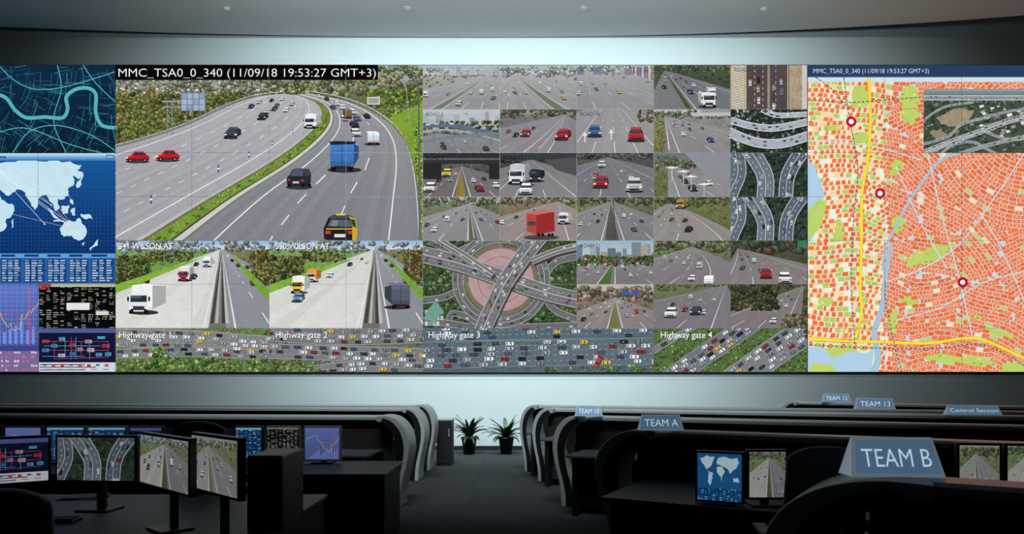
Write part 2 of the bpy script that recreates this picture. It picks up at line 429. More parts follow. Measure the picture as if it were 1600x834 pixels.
def pic_worldmap(C, T, k0=0):
    RR = random.Random(77)
    C.tile(T); x0, y0, x1, y1 = T; w = x1 - x0; h = y1 - y0
    C.grad(x0, y0, x1, y1, (22, 84, 150), (12, 46, 104), 10)
    u = lambda p: [(x1 - (181 - a) * h / 145.0, y0 + (b - 251) * h / 145.0) for a, b in p]
    g = h / 145.0
    for i in range(60):
        C.line(x1 - i * 6 * g, y0, x1 - i * 6 * g, y1, .25 * g, (40, 104, 168))
    for i in range(25): C.line(x0, y0 + i * 6 * g, x1, y0 + i * 6 * g, .25 * g, (40, 104, 168))
    land = (196, 226, 240)
    asia = [(-60, 256), (10, 253), (60, 252), (110, 252), (128, 258), (120, 266), (130, 270), (124, 280), (114, 274), (116, 288), (106, 296), (108, 306), (98, 312), (90, 310), (94, 324), (86, 330), (80, 316), (72, 304), (62, 308), (54, 328), (46, 314), (40, 300), (26, 296), (14, 306), (4, 300), (-6, 290), (-60, 286)]
    C.poly(rough(RR, u(asia), 2), land, .04)
    for p in ([(-60, 300), (-4, 302), (12, 318), (22, 322), (10, 342), (6, 360), (-8, 372), (-40, 340)],
              [(98, 352), (110, 344), (118, 346), (124, 340), (132, 352), (136, 362), (130, 374), (122, 376), (112, 368), (100, 370), (94, 360)],
              [(74, 324), (88, 338), (94, 344), (84, 340)], [(96, 322), (108, 320), (106, 334), (98, 334)], [(112, 326), (118, 324), (118, 336), (113, 336)],
              [(126, 334), (142, 336), (146, 344), (132, 342)], [(120, 286), (126, 280), (130, 270), (128, 288), (120, 294)], [(108, 306), (113, 312), (114, 320), (109, 316)],
              [(148, 380), (154, 374), (152, 384), (142, 392), (140, 388)], [(84, 344), (104, 348), (104, 350), (84, 346)], [(128, 380), (133, 379), (130, 384)], [(18, 345), (22, 341), (21, 355), (17, 357)]):
        C.poly(rough(RR, u(p), 2, .2), land, .04)
    for a in ((60, 300), (80, 320), (110, 350), (124, 366), (70, 350), (100, 310), (44, 280)):
        q = u([(-10, 262), a]); C.line(q[0][0], q[0][1], q[1][0], q[1][1], .55 * g, (232, 244, 250))
        C.ell(q[1][0], q[1][1], 1.3 * g, 1.3 * g, (250, 225, 190))
    for a in ((20, 262), (50, 270), (0, 330), (100, 352)):
        q = u([a, (118, 358)]); C.line(q[0][0], q[0][1], q[1][0], q[1][1], .45 * g, (230, 190, 170))

def pic_table(C, T, bg, rows, cols, hc, fg, seed=2, fill=.8):
    R = random.Random(seed); C.tile(T); x0, y0, x1, y1 = T; C.rect(x0, y0, x1, y1, bg)
    cw = (x1 - x0) / cols; rh = (y1 - y0) / rows
    C.rect(x0, y0, x1, y0 + rh * 1.2, hc); C.k += 1
    for r in range(1, rows):
        for c in range(cols):
            if R.random() < fill:
                xa = x0 + cw * (c + .08); xb = x0 + cw * (c + R.uniform(.5, .92)); col = R.choice(fg); m = max(2, int((xb - xa) / (rh * .45)))
                for q in range(m):
                    if R.random() < .85: C.rect(xa + (xb - xa) * q / m, y0 + rh * (r + .25 + R.choice((0, .12))), xa + (xb - xa) * (q + .7) / m, y0 + rh * (r + .78), col, 0, False)

def pic_graph(C, T, bg=(98, 116, 176)):
    C.tile(T); x0, y0, x1, y1 = T; w = x1 - x0; h = y1 - y0; q = min(w, h)
    C.grad(x0, y0, x1, y1, mul(bg, 1.1), mul(bg, .85), 6)
    for i in range(1, 14): C.line(x0 + w * i / 14, y0, x0 + w * i / 14, y1, q * .006, mul(bg, 1.35))
    for i in range(1, 14): C.line(x0, y0 + h * i / 14, x1, y0 + h * i / 14, q * .006, mul(bg, 1.35))
    for i in range(12): C.rect(x0 + w * (.08 + .075 * i), y0 + h * (.95 - .04 * (i % 5 + i * .5)), x0 + w * (.12 + .075 * i), y0 + h * .97, mul(bg, 1.35))
    R = random.Random(4)
    C.band([(x0 + w * i / 40, y0 + h * (.5 - .25 * math.sin(i * .16) + R.uniform(-.06, .06) - (.2 if i > 30 else 0))) for i in range(41)], q * .012, (226, 186, 90))
    C.band([(x0 + w * i / 40, y0 + h * (.85 - .016 * i * math.sin(i * .08) + R.uniform(-.02, .02))) for i in range(41)], q * .01, (190, 60, 80))
    C.line(x0 + w * .88, y0 + h * .05, x0 + w * .88, y1, q * .012, (230, 70, 60))

def pic_flow(C, T):
    C.tile(T); x0, y0, x1, y1 = T; w = x1 - x0; h = y1 - y0
    C.rect(x0, y0, x1, y1, (18, 24, 52)); C.rect(x0, y0, x1, y0 + h * .1, (80, 92, 150))
    def B(a, b, c, d, col):
        C.rect(x0 + w * a, y0 + h * b, x0 + w * c, y0 + h * d, col)
        if d - b > .07:
            for i in range(3): C.rect(x0 + w * (a + .01), y0 + h * (b + (d - b) * (.16 + .28 * i)), x0 + w * (a + (c - a) * (.6 + .14 * (i % 2))), y0 + h * (b + (d - b) * (.28 + .28 * i)), mul(col, .5))
    Ln = lambda a, b, c, d, col: C.line(x0 + w * a, y0 + h * b, x0 + w * c, y0 + h * d, w * .005, col)
    for a, b, c, d in ((.1, .3, .9, .3), (.1, .5, .9, .5), (.2, .3, .2, .7), (.42, .2, .42, .72), (.55, .3, .55, .62), (.9, .3, .9, .66), (.2, .7, .9, .66)): Ln(a, b, c, d, (196, 76, 96))
    for a, b, c, d in ((.06, .4, .8, .4), (.34, .25, .34, .62), (.66, .35, .66, .7), (.04, .64, .6, .64), (.48, .2, .48, .7)): Ln(a, b, c, d, (90, 180, 210))
    for a, b, c, d, col in ((.04, .26, .13, .33, (166, 60, 78)), (.04, .46, .13, .54, (64, 130, 180)), (.16, .36, .24, .44, (64, 130, 180)), (.26, .2, .34, .28, (70, 160, 200)), (.4, .34, .47, .42, (180, 60, 70)), (.4, .54, .47, .62, (60, 110, 170)), (.5, .44, .57, .52, (170, 120, 150)),
                            (.6, .26, .69, .34, (180, 140, 170)), (.63, .45, .72, .54, (190, 160, 180)), (.74, .56, .82, .64, (70, 150, 200)), (.82, .36, .92, .44, (160, 60, 80)), (.86, .55, .94, .63, (70, 150, 190)), (.25, .58, .34, .66, (170, 180, 200)), (.76, .18, .86, .24, (70, 160, 200))): B(a, b, c, d, col)
    B(0, .78, 1, 1, (206, 212, 224))
    for i in range(8): B(.05 + .115 * i, .82, .1 + .115 * i, .86 + .02 * (i % 3), (190, 70, 70) if i % 3 else (70, 90, 140))
    for i in range(6): B(.08 + .15 * i, .93, .16 + .15 * i, .95, (120, 125, 150))

def pic_main(C, T):
    R = random.Random(11); C.tile(T, False, .03); x0, y0, x1, y1 = T
    C.grad(x0, y0, x1, y0 + 60, (160, 176, 184), (136, 140, 120), 5)
    C.rect(x0, 140, x1, y1, (102, 106, 68), .2)
    foliage(C, R, 181, 122, 480, 150, 200, 7.5, [(122, 128, 106), (138, 136, 114), (108, 118, 94), (146, 142, 120), (124, 130, 102)])
    foliage(C, R, 420, 104, 661, 150, 170, 8.5, [(104, 118, 72), (128, 126, 90), (90, 104, 62), (118, 108, 80), (140, 138, 102)])
    for i in range(60):
        x = R.uniform(185, 470); y = R.uniform(126, 146); C.rect(x, y, x + R.uniform(2, 6), y + R.uniform(1.2, 3.4), R.choice([(206, 204, 196), (176, 170, 160), (180, 154, 132), (214, 216, 218), (150, 150, 146)]))
    foliage(C, R, 181, 146, 380, 200, 340, 6.5, [(80, 92, 44), (122, 112, 66), (98, 108, 52), (64, 74, 36), (140, 126, 80), (108, 122, 52)])
    foliage(C, R, 181, 190, 262, 222, 110, 6, [(92, 104, 48), (128, 122, 70), (72, 82, 38), (114, 128, 58)])
    foliage(C, R, 575, 140, 661, 205, 160, 6.5, [(92, 116, 46), (128, 148, 58), (68, 90, 36), (112, 130, 50)])
    C.poly([(596, 190), (661, 160), (661, 376), (655, 376), (640, 240)], (124, 158, 50), .2)
    foliage(C, R, 648, 200, 664, 376, 70, 5, [(96, 132, 38), (138, 172, 58), (78, 106, 34), (158, 170, 84)])
    Lp = cat([(446, 147), (400, 152), (352, 168), (296, 194), (236, 215), (181, 230), (100, 250)], 8)
    Ml = cat([(462, 149), (490, 160), (500, 180), (480, 208), (420, 252), (300, 322), (170, 400)], 8)
    Mr = cat([(466, 148), (508, 162), (522, 184), (510, 212), (462, 254), (370, 314), (262, 400)], 8)
    Rp = cat([(484, 147), (546, 160), (596, 184), (628, 216), (643, 256), (651, 310), (656, 400)], 8)
    def area(A, B, col, tex=.04):
        C.k += 1
        for i in range(len(A) - 1): C.poly([A[i], A[i + 1], B[i + 1], B[i]], col if not callable(col) else col(i / len(A)), tex, False)
    lp = lambda A, B, t: [(a[0] + (b[0] - a[0]) * t, a[1] + (b[1] - a[1]) * t) for a, b in zip(A, B)]
    NL = 24
    for i in range(NL):
        k = R.uniform(-5, 5); t0, t1 = i / NL, (i + 1) / NL
        area(lp(Lp, Ml, t0), lp(Lp, Ml, t1), lambda t: (180 - 18 * t + k, 179 - 18 * t + k, 183 - 14 * t + k)); area(lp(Mr, Rp, t0), lp(Mr, Rp, t1), lambda t: (160 - 34 * t + k, 160 - 34 * t + k, 166 - 32 * t + k))
    area(Ml, Mr, (114, 148, 54), .25)
    for i in range(6, len(Ml) - 1):
        a, b = Ml[i], Mr[i]; s = 1 + i * .08
        foliage(C, R, a[0] + (b[0] - a[0]) * .35, a[1] + (b[1] - a[1]) * .35 - s, a[0] + (b[0] - a[0]) * .62, a[1] + (b[1] - a[1]) * .62, 3, s, [(96, 136, 38), (132, 172, 58), (80, 106, 34), (150, 140, 80)])
    area(lp(Ml, Mr, .0), lp(Ml, Mr, .14), (186, 186, 178)); area(lp(Ml, Mr, .14), lp(Ml, Mr, .24), (112, 108, 84), .2)
    area(lp(Ml, Mr, .68), lp(Ml, Mr, .75), (76, 80, 66)); area(lp(Ml, Mr, .75), lp(Ml, Mr, .92), (206, 204, 196)); area(lp(Ml, Mr, .92), Mr, (122, 122, 120))
    area(lp(Lp, Ml, -.03), lp(Lp, Ml, .015), (126, 130, 128))
    C.band([(p[0] - 1, p[1] - 3) for p in Lp], .8, (210, 212, 214))
    for i in range(2, len(Lp), 2): C.line(Lp[i][0] - 1, Lp[i][1] - 4, Lp[i][0] - 1, Lp[i][1] + 1, .7, (96, 98, 98))
    for A, B, t, w in ((Lp, Ml, .1, .8), (Lp, Ml, .88, 1.1), (Mr, Rp, .12, 1.4), (Mr, Rp, .87, 1.5)): C.band(lp(A, B, t), w * .5, (236, 238, 240), w2=w * 1.4)
    for A, B, t in ((Lp, Ml, .3), (Lp, Ml, .5), (Lp, Ml, .7)): dashes(C, lp(A, B, t)[10:], 9, 24, .9, (230, 232, 234))
    for A, B, t in ((Mr, Rp, .36), (Mr, Rp, .62)):
        q = lp(A, B, t); dashes(C, q[4:22], 5, 12, .9, (230, 232, 234)); dashes(C, q[22:], 20, 42, 1.7, (236, 238, 240))
    C.band([(p[0] + 1, p[1] - 4) for p in Rp], 1.4, (206, 208, 206), w2=3.4); C.band([(p[0] + 3, p[1]) for p in Rp], 1.0, (120, 118, 96), w2=3)
    C.band([(p[0] + 1.4, p[1] - 3.4) for p in Rp], .5, (130, 132, 130), w2=.9)
    for i in range(0, len(Rp), 2): C.line(Rp[i][0] + 2, Rp[i][1] - 5, Rp[i][0] + 2, Rp[i][1] + 3, .8, (110, 112, 108))
    for x, y, s in ((237, 312, 7), (342, 264, 6), (390, 242, 5), (426, 224, 4), (458, 206, 3.4)):
        C.rect(x - s * .22, y - s, x + s * .22, y + s, (70, 96, 140)); C.rect(x - s * .3, y - s * .2, x + s * .3, y + s * .2, (240, 240, 240))
    for x in (262, 270): C.line(x, 158, x, 211, 1.6, (128, 136, 142))
    for i in range(6): C.line(262, 164 + i * 8, 270, 172 + i * 8, .7, (150, 156, 160))
    C.rect(254, 158, 286, 160.5, (150, 158, 162)); C.rect(254, 167, 286, 169, (140, 148, 152))
    C.rect(283, 145, 322, 174, (110, 126, 142))
    for i in range(3):
        for j in range(4): C.rect(284.5 + j * 9.4, 146.5 + i * 9.2, 292.5 + j * 9.4, 154.6 + i * 9.2, (160, 182, 204) if (i + j) % 3 else (136, 162, 190))
    for x in (292, 314): C.line(x, 174, x, 184, 1.2, (112, 118, 120))
    C.rect(574, 152, 594, 164, (206, 210, 212)); C.rect(576, 154, 592, 162, (150, 160, 150)); C.line(584, 164, 584, 180, 1, (110, 110, 110))
    C.band(cat([(609, 106), (622, 106), (631, 114), (636, 150), (641, 200)], 5), 1.3, (150, 154, 158))
    C.band(cat([(622, 112), (640, 112), (652, 130), (655, 200), (656, 376)], 5), 1.6, (92, 100, 104), w2=3.4)
    C.line(424, 150, 426, 190, .8, (160, 160, 160))
    V = [(440, 158, 6, (226, 230, 232), 0), (424, 160, 6, (40, 42, 50), 0), (404, 163, 7, (200, 204, 210), 0), (432, 168, 7, (70, 100, 150), 0), (446, 176, 8, (232, 234, 236), 0), (428, 174, 8, (50, 54, 60), 0),
         (418, 178, 8, (210, 214, 220), 0), (409, 188, 13, (44, 56, 66), 0), (392, 170, 8, (60, 62, 70), 0), (456, 166, 7, (200, 200, 206), 0), (361, 217, 20, (62, 78, 90), 0)]
    for x, y, w, c, a in V: car(C, x, y, w, c, bool(a), .35)
    for x, y, c in ((216, 253, (186, 26, 38)), (263, 251, (196, 26, 38))):
        C.ell(x, y, 19, 3, (60, 62, 66))
        C.poly([(x - 18, y - 2), (x - 18, y - 7), (x - 10, y - 10), (x - 4, y - 16), (x + 9, y - 16), (x + 15, y - 10), (x + 19, y - 8), (x + 18, y - 2)], c)
        C.poly([(x - 18, y - 7), (x - 10, y - 10), (x - 4, y - 9.4), (x - 12, y - 6)], mul(c, 1.3)); C.poly([(x - 18, y - 2), (x - 18, y - 4), (x + 18, y - 4), (x + 18, y - 2)], mul(c, .6)); C.poly([(x - 4, y - 16), (x + 9, y - 16), (x + 7, y - 14.6), (x - 3, y - 14.6)], mul(c, 1.3))
        C.poly([(x - 8, y - 10), (x - 3, y - 14.4), (x + 2, y - 14.4), (x + 2, y - 10)], (44, 48, 56)); C.poly([(x + 3, y - 10), (x + 3, y - 14.4), (x + 8, y - 14.4), (x + 13, y - 10)], (44, 48, 56))
        for wx in (-11, 11): C.ell(x + wx, y - 2, 3.4, 3.2, (20, 20, 22)); C.ell(x + wx, y - 2, 1.5, 1.4, (150, 150, 152))
        C.rect(x - 18.5, y - 7, x - 15, y - 5, (250, 245, 230))
    truck(C, 484, 201, 17, (238, 240, 242), (226, 230, 234), False, .35, 1.15)
    for x, y, w, c in ((512, 158, 7, (60, 62, 70)), (528, 166, 8, (232, 234, 236)), (536, 172, 9, (240, 240, 242)), (522, 172, 8, (70, 74, 84)), (553, 180, 10, (230, 232, 234)), (545, 182, 10, (150, 40, 40)), (540, 190, 10, (226, 228, 230)), (560, 190, 10, (90, 110, 150)), (556, 200, 12, (44, 48, 60)), (558, 214, 14, (232, 234, 238)), (500, 154, 6, (240, 240, 240)), (575, 186, 9, (44, 44, 48))):
        car(C, x, y, w, c, True, -.3)
    truck(C, 545, 186, 11, (120, 96, 70), (90, 90, 90), True, -.3); truck(C, 584, 227, 18, (206, 216, 230), (120, 130, 150), True, -.2, 1.05)
    truck(C, 535, 268, 37, (62, 118, 188), (40, 60, 90), True, .2, 1.15)
    C.poly([(514, 222), (524, 221), (558, 222), (554, 226), (518, 227)], (30, 34, 44))
    for i in range(4): C.line(520 + i * 9, 230, 520 + i * 9, 258, .5, (50, 96, 160))
    C.ell(468, 293, 21, 4, (54, 56, 60)); C.poly([(450, 291), (448, 279), (453, 274), (458, 266), (466, 264), (484, 265), (487, 274), (486, 286), (480, 292)], (36, 40, 50)); C.poly([(454, 275), (459, 267), (475, 267), (474, 276)], (78, 90, 106)); C.poly([(476, 267), (484, 267), (485, 274), (477, 276)], (60, 70, 84))
    C.rect(450, 280, 454, 283, (190, 50, 44)); C.rect(471, 281, 476, 284, (190, 50, 44)); C.rect(458, 284, 468, 287, (200, 200, 196)); C.poly([(458, 265), (466, 263), (484, 264), (482, 266), (460, 267)], (80, 86, 98))
    for q in (453, 474, 484): C.ell(q, 290, 2.6, 3.2, (18, 18, 20))
    C.ell(532, 378, 29, 6, (50, 52, 56))
    C.poly([(507, 374), (506, 358), (514, 340), (522, 336), (548, 337), (556, 342), (559, 358), (557, 376)], (30, 32, 38)); C.poly([(514, 341), (521, 337), (547, 338), (548, 342), (517, 342)], (70, 76, 88))
    C.poly([(512, 354), (518, 343), (546, 344), (552, 355)], (84, 98, 110)); C.poly([(516, 353), (521, 345), (530, 345), (526, 354)], (120, 134, 146)); C.poly([(546, 338), (556, 342), (559, 360), (557, 376), (551, 376), (551, 352)], (206, 168, 40)); C.poly([(548, 342), (555, 344), (557, 356), (552, 354)], (50, 56, 62))
    C.rect(509, 361, 517, 366, (210, 60, 40)); C.rect(544, 361, 551, 366, (210, 60, 40)); C.rect(523, 366, 540, 371, (226, 226, 220)); C.rect(510, 357, 552, 359, (208, 170, 40))
    C.rect(526, 334, 540, 337, (230, 190, 60))

def wilson(C, T, seed, vehicles):
    C0 = (214, 214, 210)
    X, Yf = hw(C, T, .1, .69, ((-.75, .615, C0), (.615, .73, (110, 108, 100)), (.73, 1.6, (138, 140, 148))), solid=(-.45, .57, .78, 1.4), dash=(-.12, .2, 1.02, 1.2), lanes=(), sky=(150, 184, 222), sky2=(206, 218, 230),
               verL=(100, 146, 52), verR=(102, 102, 52), seed=seed, far=[(110, 126, 140), (124, 138, 146), (100, 114, 104), (130, 130, 112)], fh=.1, hz=.25, film=.02)
    x0, y0, x1, y1 = T; w = x1 - x0; h = y1 - y0; R = random.Random(seed)
    foliage(C, R, x0, y0 + .18 * h, x0 + .22 * w, y0 + .5 * h, 90, 6.5, OLIVE + GREENS)
    foliage(C, R, x0 + .2 * w, y0 + .12 * h, x0 + .5 * w, y0 + .24 * h, 70, 4, OLIVE + GREENS)
    C.poly([(x0, y0 + .5 * h), (x0 + .5 * w, y0 + .22 * h), (x0 + .56 * w, y0 + .2 * h), (x0 + .1 * w, y0 + .53 * h), (x0, y0 + .6 * h)], (130, 178, 56), .14)
    foliage(C, R, x0 + .88 * w, y0 + .12 * h, x1 + 3, y0 + .5 * h, 100, 6, [(100, 104, 48), (78, 68, 42), (120, 124, 58), (96, 66, 48)])
    C.poly([(x0 + .78 * w, y0 + .2 * h), (x1, y0 + .56 * h), (x1, y0 + .7 * h), (x0 + .76 * w, y0 + .2 * h)], (114, 164, 52), .16)
    for a, cc in ((.625, (66, 64, 58)), (.655, (180, 178, 170)), (.7, (66, 64, 60)), (.725, (186, 186, 182))):
        C.k += 1
        C.poly([(X(a, .03), Yf(.03) - 1), (X(a, .03) + .6, Yf(.03) - 1), (X(a, 1) + 3, Yf(1) - 8), (X(a, 1) - 2, Yf(1) - 8)], cc, .08)
    for f in (.09, .14, .22, .36, .6, .92):
        xx = X(.68, f); C.line(xx, Yf(f), xx, Yf(f) - 26 * f - 3, 2.2 * f + .4, (120, 122, 120))
    for f in (.06, .1, .16, .26):
        for a in (-.75, 1.55): xx = X(a, f); C.line(xx, Yf(f), xx, max(y0, Yf(f) - 130 * f), .5 + f * .6, (160, 166, 170))
    for k, fx, fy, ww, c1, c2, aw, dx in vehicles:
        x = x0 + fx * w; y = y0 + fy * h
        if k == 't': truck(C, x, y, ww, c1, c2, aw, dx)
        else: car(C, x, y, ww, c1, aw, dx)

WV = (240, 242, 244)
small = [('c', .52, .29, 7, (40, 42, 48), 0, .3), ('c', .63, .26, 5, WV, 0, .3), ('c', .6, .22, 4, (90, 90, 96), 0, .2), ('c', .76, .24, 5, (40, 42, 50), 1, -.2), ('c', .73, .18, 3.6, WV, 1, -.2), ('c', .8, .3, 6, (60, 64, 74), 1, -.2), ('c', .57, .2, 3.5, WV, 0, .2)]
small = [(a, b, c, d, e, (0, 0, 0), bool(f), g) for a, b, c, d, e, f, g in small]
WIL1 = small + [('t', .59, .3, 11, WV, (210, 212, 216), False, .3), ('t', .44, .46, 16, (226, 226, 226), (206, 40, 50), False, .35), ('c', .5, .44, 10, (56, 60, 90), (0, 0, 0), False, .3), ('t', .15, .83, 32, (240, 242, 240), (226, 230, 232), False, .5), ('c', .86, .32, 6, (50, 54, 60), (0, 0, 0), True, -.2)]
WIL2 = small + [('t', .27, .47, 14, (240, 150, 60), (226, 226, 226), False, .4), ('t', .18, .6, 19, (240, 244, 240), (236, 196, 30), False, .35), ('c', .18, .7, 16, (120, 150, 176), (0, 0, 0), False, .3), ('t', .855, .77, 29, (84, 92, 108), (50, 54, 60), True, -.35), ('c', .39, .42, 9, WV, (0, 0, 0), False, .3)]

def pic_jam(C, T, seed, roads, bg, grass=None, trees=()):
    R = random.Random(seed); C.tile(T, False, .05); C.rect(*T, bg, .2)
    if grass: foliage(C, R, T[0], T[1], T[2], T[3], 220, 5, grass)
    for pts, w, col, offs, gap, L, cw in roads:
        p = cat(pts, 6); C.band(p, w + 2, mul(col, 1.3)); C.band(p, w, col, .05)
        for i in range(len(offs) - 1): dashes(C, p, 4, 10, .45, (206, 210, 212), (offs[i] + offs[i + 1]) / 2)
    for pts, w, col, offs, gap, L, cw in roads:
        p = cat(pts, 6)
        for o in offs: traffic(C, R, p, o, gap, L, cw, CARS + [(236, 190, 40)], .85)
    for (x0, y0, x1, y1, n, r) in trees: foliage(C, R, x0, y0, x1, y1, n, r, [(78, 112, 48), (102, 138, 60), (58, 88, 38), (124, 150, 72)])

def pic_aerial(C, T, seed, bg=(44, 60, 48)):
    x0, y0, x1, y1 = T; w = x1 - x0; h = y1 - y0; R = random.Random(seed); C.tile(T, False, .06); C.rect(*T, bg, .2)
    P = lambda *q: [(x0 + a * w, y0 + b * h) for a, b in q]
    foliage(C, R, x0, y0, x1, y1, 90, w * .06, [(40, 60, 48), (54, 76, 56), (34, 48, 42)])
    def rd(p, wd, col, offs):
        q = cat(P(*p), 8); C.band(q, wd * w + w * .02, (190, 200, 206)); C.band(q, wd * w, col, .05)
        for o in offs: dashes(C, q, w * .03, w * .08, w * .006, (216, 222, 226), o * w)
        C.band(q, w * .008, (200, 206, 206)); return q
    a = rd([(-.1, 1.3), (.02, .8), (.1, .4), (.04, -.2)], .2, (92, 106, 118), (-.045, .045))
    b = rd([(.2, -.2), (.36, .2), (.46, .6), (.44, 1.2)], .2, (104, 118, 130), (-.055, .055))
    c = rd([(1.02, -.2), (.84, .2), (.74, .6), (.72, 1.2)], .17, (84, 98, 112), (-.04, .04))
    for q, offs in ((a, (-.065, -.02, .03)), (b, (-.075, -.03, .03, .075)), (c, (-.06, -.02, .02, .06))):
        for o in offs: traffic(C, R, q, o * w, w * .2, w * .065, w * .032, CARS, .6)

def pic_roundabout(C, T):
    R = random.Random(9); C.tile(T, False, .08); x0, y0, x1, y1 = T; C.rect(*T, (58, 78, 46), .2)
    foliage(C, R, x0, y0, x1, y1, 380, 6.5, [(58, 84, 48), (80, 108, 60), (46, 64, 42), (98, 124, 72)])
    cx, cy = 783, 437; rd = (104, 106, 110)
    for pts, w in (([(655, 470), (700, 462), (720, 440), (712, 400), (670, 376)], 9), ([(905, 400), (868, 410), (850, 440), (862, 480), (905, 500)], 9), ([(700, 520), (706, 490), (740, 500), (760, 520)], 8),
                   ([(690, 370), (710, 392), (740, 382), (770, 370)], 8), ([(655, 500), (700, 505), (760, 512), (900, 508)], 9)):
        q = cat(pts, 6); C.band(q, w + 1.6, (178, 178, 172)); C.band(q, w, rd, .05); traffic(C, R, q, 2, 16, 5, 2.6, CARS, .7)
    C.ring(cx, cy, 68, 17, (170, 172, 168), 40, sy=.98); C.ring(cx, cy, 68, 15, rd, 40, sy=.98, tex=.05); C.ring(cx, cy, 68, .6, (214, 214, 212), 40, sy=.98)
    C.ell(cx, cy, 58, 56, (132, 104, 102), .1, 40); C.ring(cx, cy, 56, 3, (96, 120, 72), 40); C.ell(cx, cy, 51, 49, (186, 150, 148), .08, 40); C.ring(cx, cy, 36, 1.2, (150, 112, 112), 40); C.ell(cx, cy, 24, 22, (172, 134, 134), .1, 30)
    ringpts = [(cx + 68 * math.cos(a * .157), cy + 66 * math.sin(a * .157)) for a in range(41)]
    for o in (-4, 4): traffic(C, R, ringpts, o, 15, 5, 2.6, CARS, .75)
    for pts, w in (([(655, 396), (720, 412), (790, 436), (850, 456), (910, 470)], 24), ([(846, 366), (818, 400), (790, 440), (770, 480), (752, 520)], 24), ([(668, 366), (720, 396), (770, 430)], 9), ([(905, 384), (870, 392), (830, 408)], 9)):
        q = cat(pts, 6); C.band([(a + 3, b + 4) for a, b in q], w, (66, 62, 62)); C.band(q, w + 2, (188, 188, 182)); C.band(q, w, (116, 116, 120), .05); C.band(q, 1.2, (200, 200, 190))
        if w > 12:
            for o in (-8, -3.6, 3.6, 8): traffic(C, R, q, o, 17, 5.4, 2.7, CARS, .7)
            for o in (-5.8, 5.8): dashes(C, q, 3, 8, .4, (220, 220, 220), o)
        else: traffic(C, R, q, 2, 16, 5, 2.6, CARS, .6)
    for i in range(14): C.rect(664 + (i % 5) * 6, 484 + (i // 5) * 9, 668.6 + (i % 5) * 6, 491 + (i // 5) * 9, R.choice([(200, 206, 206), (120, 160, 150), (176, 190, 196)]))
    C.poly([(664, 490), (680, 470), (692, 484), (678, 506)], (110, 160, 144))

